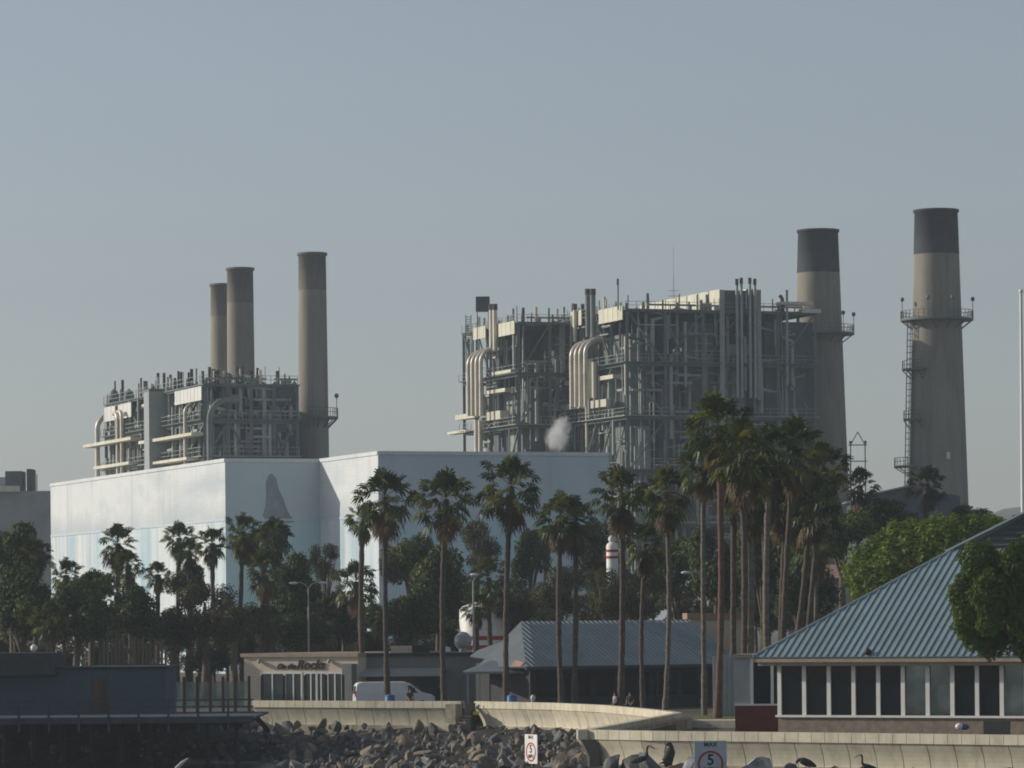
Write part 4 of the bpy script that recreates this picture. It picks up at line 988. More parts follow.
# ------------------------------------------------------------------ boiler houses
def railing(mb, p, q, h=1.1, step=1.8):
    L = (q - p).length; d = (q - p).normalized(); n = max(1, int(L / step))
    for i in range(n + 1): mb.bar(p + d * (L * i / n), p + d * (L * i / n) + Zv * h, .07)
    for z in (.55, h): mb.bar(p + Zv * z, q + Zv * z, .06)
def steel_block(root, o, Lu, Lv, z0, z1, nu, nv, levels, seed, roofclutter=True):
    """open steel frame with floors, casings, ducts and pipework; o = near corner (x, y), u right-away, v left-away"""
    r = random.Random(seed); o = Vector((o.x, o.y, 0))
    pt = lambda a, b, z: o + u * a + v * b + Zv * z
    us = [Lu * i / nu for i in range(nu + 1)]; vs_ = [Lv * i / nv for i in range(nv + 1)]
    zs = [z0 + (z1 - z0) * i / levels for i in range(levels + 1)]
    mb = MB()
    for i, a in enumerate(us):
        for j, b in enumerate(vs_):
            if 0 < i < nu and 0 < j < nv and r.random() < .5: continue
            mb.bar(pt(a, b, z0), pt(a, b, z1), .42)
    for z in zs[1:]:
        for b in (0, Lv): mb.bar(pt(0, b, z), pt(Lu, b, z), .32, .45)
        for a in (0, Lu): mb.bar(pt(a, 0, z), pt(a, Lv, z), .32, .45)
        for a in us[1:-1]: mb.bar(pt(a, 0, z - .05), pt(a, Lv, z - .05), .25, .35)
    mb.build('steel_frame', M['steel'], root)
    brs = []
    for k in range(levels):
        for i in range(nu):
            if r.random() < .45:
                a0, a1 = us[i], us[i + 1]; zz = (zs[k], zs[k + 1])
                if r.random() < .5: brs.append((pt(a0, 0, zz[0]), pt(a1, 0, zz[1]), .22)); 
                else: brs.append((pt(a0, 0, zz[1]), pt(a1, 0, zz[0]), .22))
                if r.random() < .35: brs.append((pt(a0, .3, zz[1]), pt((a0 + a1) / 2, .3, zz[0]), .18))
        for j in range(nv):
            if r.random() < .5:
                b0, b1 = vs_[j], vs_[j + 1]
                p = (zs[k], zs[k + 1]) if r.random() < .5 else (zs[k + 1], zs[k]); brs.append((pt(0, b0, p[0]), pt(0, b1, p[1]), .22))
    for a_ in brs:
        mb = MB(); mb.bar(*a_); mb.build('brace', M['steel'], root)
    for k in range(1, levels):
        z = zs[k] + .22; mb = MB(); wd = 2.2
        mb.cell(o, u, v, -.9, Lu + .3, -.9, wd, z, z + .12)
        mb.cell(o, u, v, -.9, wd, wd, Lv, z, z + .12)
        pf = mb.build('platform', M['steel_light' if k % 2 else 'steel'], root)
        mb = MB(); railing(mb, pt(-.85, -.85, z + .12), pt(Lu, -.85, z + .12)); railing(mb, pt(-.85, -.85, z + .12), pt(-.85, Lv, z + .12)); mb.build('railing', M['steel_light'], pf)
    # casings
    a = 1.6
    while a < Lu - 2.5:
        w_ = r.uniform(3, 6.5); w_ = min(w_, Lu - a - .8); zb = z0 + r.choice((0, 0, .12, .3)) * (z1 - z0); zt = z0 + r.uniform(.72, .97) * (z1 - z0)
        mb = MB(); mb.cell(o, u, v, a, a + w_, r.uniform(2.3, 4.2), Lv * r.uniform(.75, .95), zb, zt)
        ncor = int(w_ / .9)
        mb.build('boiler_casing', M[r.choice(('casing', 'casing', 'duct'))], root); a += w_ + r.uniform(.5, 1.6)
    b = 2.6
    while b < Lv - 2:
        w_ = min(r.uniform(2, 4.5), Lv - b - .4); zb = z0 + r.uniform(0, .35) * (z1 - z0); zt = zb + r.uniform(.25, .5) * (z1 - z0)
        mb = MB(); mb.cell(o, u, v, r.uniform(1.4, 2.4), 4.5, b, b + w_, zb, min(zt, z1 - 1)); mb.build('boiler_casing', M[r.choice(('duct', 'casing', 'steel_light'))], root); b += w_ + r.uniform(.5, 1.8)
    mb = MB(); mb.cell(o, u, v, 1.0, Lu - 1.0, Lv * .45, Lv * .45 + 3, z0, z1 - .25); mb.build('boiler_casing', M['casing'], root)
    # ducts
    for _ in range(int(Lu / 4)):
        a0 = r.uniform(.5, Lu - 4); z = r.uniform(z0 + 2, z1 - 4); mb = MB()
        mb.cell(o, u, v, a0, a0 + r.uniform(2, 6), r.uniform(.3, 1.2), 2.6, z, z + r.uniform(1, 2.6)); mb.build('duct', M[r.choice(('duct', 'casing', 'pipe_grey'))], root)
    tbs = []
    for _ in range(int(Lu * 3.4)):
        a0 = r.uniform(.3, Lu - .3); bz = r.uniform(.2, 1.8); za = r.uniform(z0, z1 - 3); zb = min(z1, za + r.uniform(3, 14)); rr = r.choice((.1, .13, .17, .25, .35))
        q = [pt(a0, bz, za), pt(a0, bz, zb)]
        if r.random() < .5: q += [pt(min(Lu, max(0, a0 + r.uniform(-4, 4))), bz, zb + .5)]
        tbs.append((q, rr, 6))
    for _ in range(int(Lu * 2.2)):
        a0 = r.uniform(0, Lu * .7); z = r.uniform(z0 + 1, z1 - 1); bz = r.uniform(.1, 1.5); tbs.append(([pt(a0, bz, z), pt(a0 + r.uniform(2, 7), bz, z)], r.choice((.09, .13, .2)), 6))
    for _ in range(int(Lv * 3.4)):
        b0 = r.uniform(.5, Lv); ax = r.uniform(-.3, 1.4); za = r.uniform(z0, z1 - 3); tbs.append(([pt(ax, b0, za), pt(ax, b0, min(z1, za + r.uniform(2, 9)))], r.choice((.1, .15, .22, .3)), 6))
    for _ in range(int(Lv * 1.2)):
        b0 = r.uniform(.2, Lv * .7); z = r.uniform(z0 + 1, z1 - 1); ax = r.uniform(-.2, 1.2); tbs.append(([pt(ax, b0, z), pt(ax, b0 + r.uniform(1.5, 5), z)], r.choice((.1, .15, .24)), 6))
    r.shuffle(tbs)
    for i_, a_ in enumerate(tbs[:95]):
        mb = MB(); mb.tube(*a_); mb.build('pipe', M[('pipe_grey', 'pipe_grey', 'duct', 'steel_light', 'pipe', 'pipe_grey', 'rust')[i_ % 7]], root)
    mb = MB()
    for a_ in tbs[95:]: mb.tube(*a_)
    if mb.v: tag(mb.build('pipework', M['pipe_grey'], root), kind='stuff')
    mb = MB(); mb.cell(o, u, v, Lu - 7.5, Lu + .2, 1.3, Lv * .6, z0, z1 - 1.2); mb.build('boiler_casing', M['casing'], root)
    for _ in range(int((Lu + Lv) * .9)):
        a0, b0 = (r.uniform(0, Lu), r.uniform(0, 1.5)) if r.random() < .55 else (r.uniform(-.2, 1.0), r.uniform(0, Lv))
        mb = MB(); h_ = r.uniform(.5, 2.6); mb.tube([pt(a0, b0, z1 + .1), pt(a0, b0, z1 + h_)], r.choice((.07, .1, .16, .24)), 6); mb.build('roof_pipe', M[r.choice(('rust', 'duct', 'pipe_grey', 'panel'))], root)
    for _ in range(6):
        a0 = r.uniform(0, Lu * .8); mb = MB(); mb.tube([pt(a0, .6, z1 + .9), pt(a0 + r.uniform(2, 6), .6, z1 + .9)], .16, 6); mb.build('roof_pipe', M['pipe_grey'], root)
    if roofclutter:
        mb = MB(); mb.cell(o, u, v, -.4, Lu + .3, -.4, Lv, z1, z1 + .18); rf = mb.build('roof_deck', M['steel'], root)
        mb = MB(); railing(mb, pt(-.3, -.3, z1 + .18), pt(Lu, -.3, z1 + .18), 1.1, 1.6); railing(mb, pt(-.3, -.3, z1 + .18), pt(-.3, Lv, z1 + .18), 1.1, 1.6); mb.build('railing', M['steel_light'], rf)
        for _ in range(int(Lu / 3.2)):
            a0 = r.uniform(1, Lu - 1); b0 = r.uniform(1, min(8, Lv - 1)); mb = MB()
            if r.random() < .5: mb.cell(o, u, v, a0, a0 + r.uniform(.8, 2), b0, b0 + r.uniform(.8, 2), z1 + .18, z1 + r.uniform(.9, 2.0)); mb.build('roof_box', M[r.choice(('duct', 'steel_light'))], root)
            else: mb.tube([pt(a0, b0, z1), pt(a0, b0, z1 + r.uniform(1.2, 2.8))], r.uniform(.12, .28), 8); mb.build('vent_pipe', M[r.choice(('rust', 'duct'))], root)
    return pt
def gooseneck(mb, foot, zt, rb, rad, d, tail, n=10):
    """pipe rising from foot, turning over to direction d"""
    c = Vector((foot.x, foot.y, zt - rb)); pts = [foot, c]
    for i in range(1, 9):
        t = math.pi / 2 * i / 8; pts.append(c + d * (rb - rb * math.cos(t)) + Zv * (rb * math.sin(t)))
    pts.append(pts[-1] + d * tail); mb.tube(pts, rad, n)
def panels(root, o, d, n, L0, L1, z0, z1, step, m, name='wall_panel', gap=.12):
    k = L0
    mb = MB()
    while k < L1 - .2:
        e = min(k + step, L1); p = Vector((o.x, o.y, 0)) + d * ((k + e) / 2) + Zv * z0 + n * .05; mb.box(p, e - k - gap, .15, z1 - z0, d, n); k = e
    return mb.build(name, m, root)

# ---- left block on the mural hall roof
DL = 532.0
LC = P(205, 385, DL); z1L = LC.z; z0L = ZT - 3
o = Vector((LC.x, LC.y, z1L)); LvL = along(o, v, 106); LuL = along(o, u, 297)
rl_ = thing('boiler_house', 'small boiler house of pale steelwork standing above the painted hall', 'power plant', Vector((LC.x, LC.y, 0)))
ptL = steel_block(rl_, LC, LuL, LvL, z0L, z1L, 4, 5, 3, 21)
zp0, zp1 = ZY(400, 200, DL), ZY(387.5, 200, DL)
panels(rl_, Vector((LC.x, LC.y, 0)) - u * .3, v, -u, .3, LvL * .26, zp0, zp1 + .2, 1.7, M['white_panel'])
panels(rl_, Vector((LC.x, LC.y, 0)) - u * .3, v, -u, LvL * .70, LvL * .84, zp0 - .4, zp1, 2.2, M['white_panel'])
panels(rl_, Vector((LC.x, LC.y, 0)) - u * .3, v, -u, LvL * .87, LvL * .99, zp0 - .4, zp1, 2.2, M['white_panel'])
# projecting shaft
tt = along(o, v, 163); mb = MB(); mb.cell(Vector((LC.x, LC.y, 0)), u, v, -2.3, 3.2, tt - 1.2, tt + 1.4, z0L, ZY(389, 160, DL + 12)); mb.build('lift_shaft', M['lamp_grey'], rl_)
mb = MB(); mb.cell(Vector((LC.x, LC.y, 0)), u, v, -2.2, 3.4, tt - 1.0, tt + 3.0, ZY(389, 160, DL + 12) + .003, ZY(386, 160, DL + 12)); mb.build('roof_box', M['duct'], rl_)
# cream platform beams
for (f0, f1, yy, h_) in ((.0, .52, 440, .4), (.60, 1.12, 444, .42), (.05, .42, 462.5, .36), (.62, 1.0, 467, .4)):
    px = 205 - 98 * (f0 + f1) / 2; zz = ZY(yy, px, DL + LvL * .94 * (f0 + f1) / 2)
    mb = MB(); mb.cell(Vector((LC.x, LC.y, 0)), u, v, -1.9, -.2, LvL * f0, LvL * f1, zz, zz + h_); mb.build('platform_beam', M['panel'], rl_)
for (fv, ytop, rb, rad, au, tail) in ((1.03, 414, 2.2, .36, -.9, 1.4), (.80, 413, 1.2, .28, -1.0, 1.0), (.74, 411, 1.2, .28, -1.2, 1.2), (.46, 405, 1.3, .28, -1.3, 1.2), (.41, 408, 1.3, .28, -1.0, 1.2), (.12, 404, 1.2, .25, -1.0, 1.0)):
    px = 205 - 98 * fv; f_ = ptL(au, LvL * fv, z0L); mb = MB(); gooseneck(mb, f_, ZY(ytop, px, f_.y), rb, rad, u if fv > .9 or fv < .3 else v, tail); mb.build('steam_pipe', M['pipe'], rl_)
f_ = ptL(.2, -1.3, z0L); mb = MB(); gooseneck(mb, f_, ZY(399.5, 210, f_.y), 2.6, .4, u, 1.5, 12); mb.build('steam_pipe', M['duct'], rl_)
for px in (247, 255):
    t = along(o, u, px - 7); f_ = ptL(t, 1.0, z1L - .5); mb = MB()
    g_ = ptL(t + 1.4, 1.0, z1L); mb.tube([f_ + Zv * 1.6 - u * .8, f_ + Zv * 1.7, f_ + Zv * 1.4 + u * 1.0, f_ + Zv * .6 + u * 1.5, f_ - Zv * 1.2 + u * 1.7], .34, 8); mb.build('steam_pipe', M['white_panel'], rl_)
t0, t1 = along(o, u, 259), along(o, u, 297); mb = MB(); mb.cell(Vector((LC.x, LC.y, 0)), u, v, t0, t1, .3, 8, ZY(404, 275, DL), z1L + .2); mb.build('upper_duct', M['casing'], rl_)
rv_ = random.Random(9)
for (px, yt, dd, rad) in ((115, 381, .92, .12), (122.5, 380, .84, .2), (141, 378, .6, .13), (145.5, 381, .6, .3), (158, 373, .45, .2), (164, 373, .4, .2), (169, 377, .36, .35), (175, 378, .3, .18), (181, 372, .22, .2), (188, 378, .15, .14), (191.5, 369, .12, .22), (209.5, 367, .0, .2), (213.5, 369, .0, .28), (218, 370, .0, .2), (257.5, 368, .0, .18)):
    D_ = DL + LvL * .94 * dd + 3; c = P(px, yt, D_); mb = MB(); mb.tube([Vector((c.x, c.y, z1L - .5)), c], rad, 8); mb.build('vent_pipe', M['rust' if rad < .25 else 'duct'], rl_)
for (px, yt, dd) in ((114, 391, .92), (129, 391, .75), (181, 386, .22), (206, 381, .02)):
    D_ = DL + LvL * .94 * dd + 2; c = P(px, yt, D_); mb = MB(); mb.lathe(Vector((c.x, c.y, z1L - .5)), [(.75, 0), (.75, c.z - z1L), (.5, c.z - z1L + .4), (.1, c.z - z1L + .8)], 12); mb.build('silencer', M['duct'], rl_)

# ---- right blocks
DR = 590.0
RC2 = P(627, 310, DR); z1R = RC2.z; z0R = 12.0
o2_ = Vector((RC2.x, RC2.y, z1R)); Lv2 = along(o2_, v, 575.5); Lu2 = along(o2_, u, 815)
r2 = thing('boiler_house', 'large boiler house of dark green steelwork with lit cream roof panels and tall vents', 'power plant', Vector((RC2.x, RC2.y, 0)))
pt2 = steel_block(r2, RC2, Lu2, Lv2 + 10, z0R, z1R, 5, 5, 5, 5)
RC1 = P(518.5, 323, 608.0); z1Q = RC1.z; o1_ = Vector((RC1.x, RC1.y, z1Q)); Lv1 = along(o1_, v, 468); Lu1 = along(o1_, u, 574)
r1 = thing('boiler_house', 'narrow boiler house left of the largest one, a dark box standing over its roof', 'power plant', Vector((RC1.x, RC1.y, 0)))
pt1 = steel_block(r1, RC1, Lu1 + 6, Lv1 + 2, z0R, z1Q, 3, 4, 5, 8)
def face_box(root, pt, o, dv, L, px0, px1, y0, y1, name, m, out=.9, thick=1.4):
    oo = Vector((o.x, o.y, o.z)); t0, t1 = along(oo, dv, px0), along(oo, dv, px1)
    g0 = pt(0, (t0 + t1) / 2, 0); za, zb = ZY(y1, (px0 + px1) / 2, g0.y), ZY(y0, (px0 + px1) / 2, g0.y)
    mb = MB(); a, b = min(t0, t1), max(t0, t1); mb.cell(Vector((o.x, o.y, 0)), u, v, -out, thick - out, a, b, za, zb); return mb.build(name, m, root)
for (root, pt, o, px0, px1, y0, y1) in ((r1, pt1, o1_, 476, 489, 327, 339), (r1, pt1, o1_, 496, 518, 323, 336), (r2, pt2, o2_, 574, 585, 311, 326), (r2, pt2, o2_, 602, 626, 308, 322)):
    t0, t1 = along(o, v, px1), along(o, v, px0); g0 = pt(0, (t0 + t1) / 2, 0); za, zb = ZY(y1, (px0 + px1) / 2, g0.y), ZY(y0, (px0 + px1) / 2, g0.y)
    panels(root, Vector((o.x, o.y, 0)) - u * .45, v, -u, t0, t1, za, zb, 1.9, M['panel'])
for (root, pt, o, px0, px1, y0, y1) in ((r1, pt1, o1_, 491, 510, 389.5, 393), (r1, pt1, o1_, 490.5, 505, 411.5, 420), (r1, pt1, o1_, 460, 479, 414, 419), (r1, pt1, o1_, 452, 470, 431, 433.5),
                                   (r2, pt2, o2_, 595, 611, 400, 407.5), (r2, pt2, o2_, 557, 570, 382, 386.5), (r2, pt2, o2_, 562, 584, 404.5, 410), (r2, pt2, o2_, 604, 618, 375.5, 379.5), (r1, pt1, o1_, 497, 516, 371, 374)):
    face_box(root, pt, o, v, 0, px0, px1, y0, y1, 'platform_beam', M['panel'])
for (root, pt, o, pxs, yt, yb, L) in ((r1, pt1, o1_, (468, 472, 476.3, 480.5), 348, 416, Lv1), (r2, pt2, o2_, (571, 575.5, 580, 585), 339, 407, Lv2)):
    for i, px in enumerate(pxs):
        oo = o - u * 2.6; t = along(oo, v, px); f_ = pt(-2.6, t, 0); mb = MB()
        f_.z = ZY(yb, px, f_.y); gooseneck(mb, f_, ZY(yt + (3 - i) * 1.2, px, f_.y), 2.2, .33, u, 3.4); mb.build('steam_pipe', M['pipe'], root)
for px in (475.5, 479.5):
    oo = o1_ - u * 2.0; t = along(oo, v, px); f_ = pt1(-2.0, t, 0); f_.z = z0R; mb = MB(); mb.tube([f_, Vector((f_.x, f_.y, ZY(420, px, f_.y)))], .35, 8); mb.build('steam_pipe', M['pipe'], r1)
for (px, ya) in ((590, 360), (594, 362)):
    oo = o2_ - u * 1.2; t = along(oo, v, px); f_ = pt2(-1.2, t, 0); f_.z = ZY(398, px, f_.y); mb = MB(); mb.tube([f_, Vector((f_.x, f_.y, ZY(ya, px, f_.y)))], .4, 8); mb.build('drum', M['panel'], r2)
# vents on faces
for (root, pt, o, px, yt, yb, rad, m) in ((r1, pt1, o1_, 491.5, 310, 350, .36, 'pipe'), (r1, pt1, o1_, 495, 310, 350, .36, 'pipe'), (r2, pt2, o2_, 588, 295, 337, .4, 'duct'), (r2, pt2, o2_, 593, 295, 337, .4, 'duct'), (r2, pt2, o2_, 575, 310, 342, .3, 'pipe'), (r2, pt2, o2_, 618, 285, 310, .14, 'pipe_grey')):
    oo = o - u * .9; t = along(oo, v, px); f_ = pt(-.9, t, 0); mb = MB(); a = Vector((f_.x, f_.y, ZY(yb, px, f_.y))); b = Vector((f_.x, f_.y, ZY(yt, px, f_.y)))
    mb.tube([a, b], rad, 8); q = mb.build('vent_pipe', M[m], root); mb = MB(); mb.tube([b + Zv * .005, b + Zv * .9], rad * 1.12, 8); mb.build('cowl', M['rust'], q)
for px, yt in ((737, 285), (741.5, 284), (750, 284), (755, 285)):
    oo = o2_ - v * .9; t = along(oo, u, px); f_ = pt2(t, -.9, 0); mb = MB(); a = Vector((f_.x, f_.y, ZY(398, px, f_.y))); b = Vector((f_.x, f_.y, ZY(yt, px, f_.y)))
    mb.tube([a, b], .21, 8); q = mb.build('vent_pipe', M['pipe_grey'], r2); mb = MB(); mb.tube([b + Zv * .005, b + Zv * .9], .25, 8); mb.build('cowl', M['rust'], q)
for px, y0, y1, w_ in ((722, 290, 440, .7), (759, 290, 400, .6), (787, 290, 385, .35)):
    oo = o2_ - v * .6; t = along(oo, u, px); f_ = pt2(t, -.6, 0); mb = MB(); mb.bar(Vector((f_.x, f_.y, ZY(y1, px, f_.y))), Vector((f_.x, f_.y, ZY(y0, px, f_.y))), w_); mb.build('riser', M['steel_light'], r2)
# penthouse walls of cream panels running back over the roof
t0 = along(o2_, u, 721); oo = Vector((RC2.x, RC2.y, 0)) + u * t0; zt_ = ZY(289, 721, oo.y)
tb_ = along(Vector((oo.x, oo.y, zt_)), v, 640)
panels(r2, oo, v, -u, 0, tb_, z1R + .25, zt_, 4.2, M['panel'], gap=.35)
mb = MB(); mb.cell(oo, u, v, .2, 5.6, .1, tb_, z1R + .2, zt_ - .15); mb.build('penthouse', M['casing'], r2)
t1_ = along(o2_, u, 747); oo = Vector((RC2.x, RC2.y, 0)) + u * t1_; panels(r2, oo, v, -u, 0, 14, z1R + .4, ZY(293, 747, oo.y), 2.5, M['panel'])
t1_ = along(o2_, u, 758.5); oo = Vector((RC2.x, RC2.y, 0)) + u * t1_; zq = ZY(289, 758, oo.y); mb = MB(); mb.cell(oo, u, v, -1.8, .0, .4, 8, z1R + .2, zq); mb.build('penthouse', M['panel'], r2)
mb = MB(); mb.cell(Vector((RC2.x, RC2.y, 0)), u, v, Lu2 - 5.6, Lu2 - .6, -.8, 1.5, ZY(305, 808, DR + 9), ZY(302, 808, DR + 9)); mb.build('roof_box', M['panel'], r2)
mb = MB(); mb.cell(Vector((RC2.x, RC2.y, 0)), u, v, Lu2 - 2.4, Lu2 + .6, -.9, 1.5, ZY(313, 812, DR + 9), ZY(309, 812, DR + 9)); mb.build('roof_box', M['panel'], r2)
t = along(o2_, u, 786.5); f_ = pt2(t, 1.5, z1R); mb = MB(); mb.tube([f_, f_ + Zv * 2.2, f_ + Zv * 2.7 - u * .4], .28, 8); mb.build('vent_pipe', M['rust'], r2)
# antenna lattice
t = along(o2_, u, 700); f_ = pt2(t, 10, z1R); ra2 = thing('antenna_mast', 'thin lattice antenna rising from the boiler house roof', 'antenna', f_)
ztm = ZY(246, 699, f_.y); mb = MB()
for (a, b) in ((-.22, -.15), (.22, -.15), (0, .22)): mb.bar(f_ + Vector((a, b, 0)), Vector((f_.x, f_.y, ztm - 4)), .03)
mb.bar(Vector((f_.x, f_.y, ztm - 4.5)), Vector((f_.x, f_.y, ztm)), .035)
mb.build('mast', M['lamp_grey'], ra2)
mb = MB(); mb.bar(f_ + Vector((-.8, 0, 3)), f_ + Vector((.8, 0, 3)), .08); mb.bar(f_ + Vector((-.8, 0, 3.8)), f_ + Vector((.8, 0, 3.8)), .06); mb.build('crossarm', M['lamp_grey'], ra2)
# dark box on legs and the ladder tower
oo = o1_ - u * .3; t = along(oo, v, 483); f_ = pt1(-.3, t, z1Q); za, zb = ZY(311.5, 483, f_.y), ZY(297, 483, f_.y)
rbx = thing('roof_tank', 'dark square box on thin legs above the left boiler house', 'tank', f_)
mb = MB(); mb.box(Vector((f_.x, f_.y, za)), 2.1, 2.1, zb - za)
for q in range(3): mb.box(Vector((f_.x, f_.y, za + .3 + .65 * q)), 2.16, 2.16, .08)
mb.build('box', M['casing'], rbx)
for (a, b) in ((-.85, -.85), (.85, -.85), (.85, .85), (-.85, .85)): mb = MB(); mb.bar(Vector((f_.x + a, f_.y + b, z1Q - 3)), Vector((f_.x + a, f_.y + b, za)), .12); mb.build('leg', M['lamp_grey'], rbx)
oo = o1_ - u * 1.0; t = along(oo, v, 468.5); f_ = pt1(-1.0, t, 0); za, zb = ZY(372, 468, f_.y), ZY(315, 468, f_.y); mb = MB()
for k in (-.4, .4): mb.bar(Vector((f_.x + k, f_.y, za)), Vector((f_.x + k, f_.y, zb)), .12)
k = za
while k < zb: mb.bar(Vector((f_.x - .4, f_.y, k)), Vector((f_.x + .4, f_.y, k)), .1); k += .35
mb.build('ladder_tower', M['duct'], r1)

# steam plume in front of the right blocks
def plume():
    c = P(559, 434, 586); m = bpy.data.materials.new('steam'); m.use_nodes = True; t = m.node_tree; t.nodes.clear()
    out = t.nodes.new('ShaderNodeOutputMaterial'); pv = t.nodes.new('ShaderNodeVolumePrincipled'); pv.inputs['Color'].default_value = (.97, .97, .98, 1); pv.inputs['Anisotropy'].default_value = .1
    tc = t.nodes.new('ShaderNodeTexCoord'); n = t.nodes.new('ShaderNodeTexNoise'); n.inputs['Scale'].default_value = .55; n.inputs['Detail'].default_value = 7; n.inputs['Roughness'].default_value = .65
    sb = t.nodes.new('ShaderNodeVectorMath'); sb.operation = 'SUBTRACT'; sb.inputs[1].default_value = (.5, .5, .5)
    scl = t.nodes.new('ShaderNodeVectorMath'); scl.operation = 'SCALE'; scl.inputs['Scale'].default_value = 4.6
    ad = t.nodes.new('ShaderNodeVectorMath'); ad.operation = 'ADD'
    mp = t.nodes.new('ShaderNodeMapping'); mp.inputs['Scale'].default_value = (1 / 2.0, 1 / 2.0, 1 / 3.2)
    ln = t.nodes.new('ShaderNodeVectorMath'); ln.operation = 'LENGTH'
    t.links.new(tc.outputs['Object'], n.inputs['Vector']); t.links.new(n.outputs['Color'], sb.inputs[0]); t.links.new(sb.outputs[0], scl.inputs[0])
    t.links.new(tc.outputs['Object'], ad.inputs[0]); t.links.new(scl.outputs[0], ad.inputs[1]); t.links.new(ad.outputs[0], mp.inputs[0]); t.links.new(mp.outputs[0], ln.inputs[0])
    a = t.nodes.new('ShaderNodeMath'); a.operation = 'SUBTRACT'; a.inputs[0].default_value = .92; t.links.new(ln.outputs['Value'], a.inputs[1])
    d = t.nodes.new('ShaderNodeMath'); d.operation = 'MULTIPLY'; t.links.new(a.outputs[0], d.inputs[0]); d.inputs[1].default_value = 1.5
    e = t.nodes.new('ShaderNodeMath'); e.operation = 'MAXIMUM'; t.links.new(d.outputs[0], e.inputs[0]); e.inputs[1].default_value = 0
    t.links.new(e.outputs[0], pv.inputs['Density']); t.links.new(pv.outputs[0], out.inputs['Volume'])
    mb = MB(); mb.ball(c, 3.3, 3.3, 4.6, 14, 10); o = bpy.data.objects.new('steam', mb.mesh('steam', m, c)); COL.objects.link(o); o.location = c
    o.rotation_euler = (0, R(14), 0); tag(o, 'white puff of steam drifting before the tall boiler houses', 'steam', kind='stuff')
plume()

# ------------------------------------------------------------------ chimneys
def chimney(pxc, D, ytop, w_top, ybase, w_base, yband, label, band, ring=None):
    c = P(pxc, ytop, D); zt = c.z; base = Vector((c.x, c.y, 0)); k = D / F
    zb = ZY(ybase, pxc, D); rt = w_top / 2 * k; rb = w_base / 2 * k
    rad = lambda z: rt + (rb - rt) * (zt - z) / (zt - zb)
    r = thing('chimney', label, 'chimney', base); zbnd = ZY(yband, pxc, D); n = 40
    mb = MB(); mb.lathe(base, [(rad(0), 0), (rad(zb), zb), (rad(zbnd), zbnd)], n); mb.build('shaft', M['stack'], r)
    mb = MB(); mb.lathe(base, [(rad(zbnd) + .01, zbnd - .02), (rt + .01, zt - .4), (rt + .2, zt - .35), (rt + .2, zt), (rt - .25, zt), (rt - .3, zt - .5)], n); mb.build('top_band', M[band], r)
    return r, base, rad, zt
def platform(r, base, rad, z, a0, a1, wd, lamps=()):
    """walkway from angle a0 to a1 round the shaft"""
    mb = MB(); n = max(6, int((a1 - a0) / R(9))); ri = rad(z) + .02; vs = []
    for i in range(n + 1):
        t = a0 + (a1 - a0) * i / n; d = Vector((math.cos(t), math.sin(t), 0))
        vs += [base + d * ri + Zv * z, base + d * (ri + wd) + Zv * z, base + d * (ri + wd) + Zv * (z + .3), base + d * ri + Zv * (z + .3)]
    mb.add(vs, [(4 * i + j, 4 * i + 4 + j, 4 * i + 4 + (j + 1) % 4, 4 * i + (j + 1) % 4) for i in range(n) for j in range(4)] + [(0, 1, 2, 3), (4 * n + 3, 4 * n + 2, 4 * n + 1, 4 * n)])
    for i in range(0, n + 1, 3):
        t = a0 + (a1 - a0) * i / n; d = Vector((math.cos(t), math.sin(t), 0)); mb.bar(base + d * ri + Zv * (z - 1.2), base + d * (ri + wd * .9) + Zv * z, .14)
    pf = mb.build('platform', M['steel'], r); mb = MB()
    P_ = lambda i, h: base + Vector((math.cos(a0 + (a1 - a0) * i / n), math.sin(a0 + (a1 - a0) * i / n), 0)) * (ri + wd - .05) + Zv * (z + .3 + h)
    for i in range(n + 1):
        mb.bar(P_(i, 0), P_(i, 1.15), .08)
        if i < n:
            for h in (.6, 1.15): mb.bar(P_(i, h), P_(i + 1, h), .07)
    mb.build('railing', M['steel'], pf)
    for t in lamps:
        d = Vector((math.cos(t), math.sin(t), 0)); q = base + d * (ri + wd - .1) + Zv * (z + .3); mb = MB(); mb.bar(q, q + Zv * 2.6, .09); mb.ball(q + Zv * 2.8, .3, .3, .35); mb.build('beacon_light', M['steel'], r)
# three slim chimneys on the left
cA = chimney(312, 556, 253, 27.5, 440, 30.5, 290, 'tallest slim concrete chimney of the left trio, standing by itself', 'stack_top')
platform(cA[0], cA[1], cA[2], ZY(419, 330, 556), R(-100), R(40), 1.3, (R(-12),))
cB = chimney(240, 578, 268, 26, 440, 28.5, 303, 'middle slim chimney of the left trio, overlapping the one behind', 'stack_top')
cC = chimney(222.3, 603, 284, 23.5, 440, 26, 316, 'farthest and shortest slim chimney of the left trio', 'stack_top')
cD = chimney(818, 622, 230, 40, 490, 57, 273, 'stout chimney with black top rising right behind the large boiler house', 'stack_dark')
platform(cD[0], cD[1], cD[2], ZY(335, 845, 622), R(-120), R(60), 1.8, (R(-5), R(-50)))
cE = chimney(936, 598, 210, 43, 500, 59.5, 254.5, 'stout chimney with black top and ringed walkway at the right end', 'stack_dark')
zR = ZY(321, 936, 598); platform(cE[0], cE[1], cE[2], zR, R(-180), R(180), 1.7, (R(-170), R(-110), R(-70), R(-8)))
for yy, a0, a1, wd in ((371, -185, -120, 1.3), (421, -180, -130, 1.0), (468, -185, -140, 2.2)):
    platform(cE[0], cE[1], cE[2], ZY(yy, 910, 598), R(a0), R(a1), wd)
mb = MB(); a = R(-160); d = Vector((math.cos(a), math.sin(a), 0)); s = Vector((-d.y, d.x, 0)); zz = ZY(495, 910, 598); zl = zR
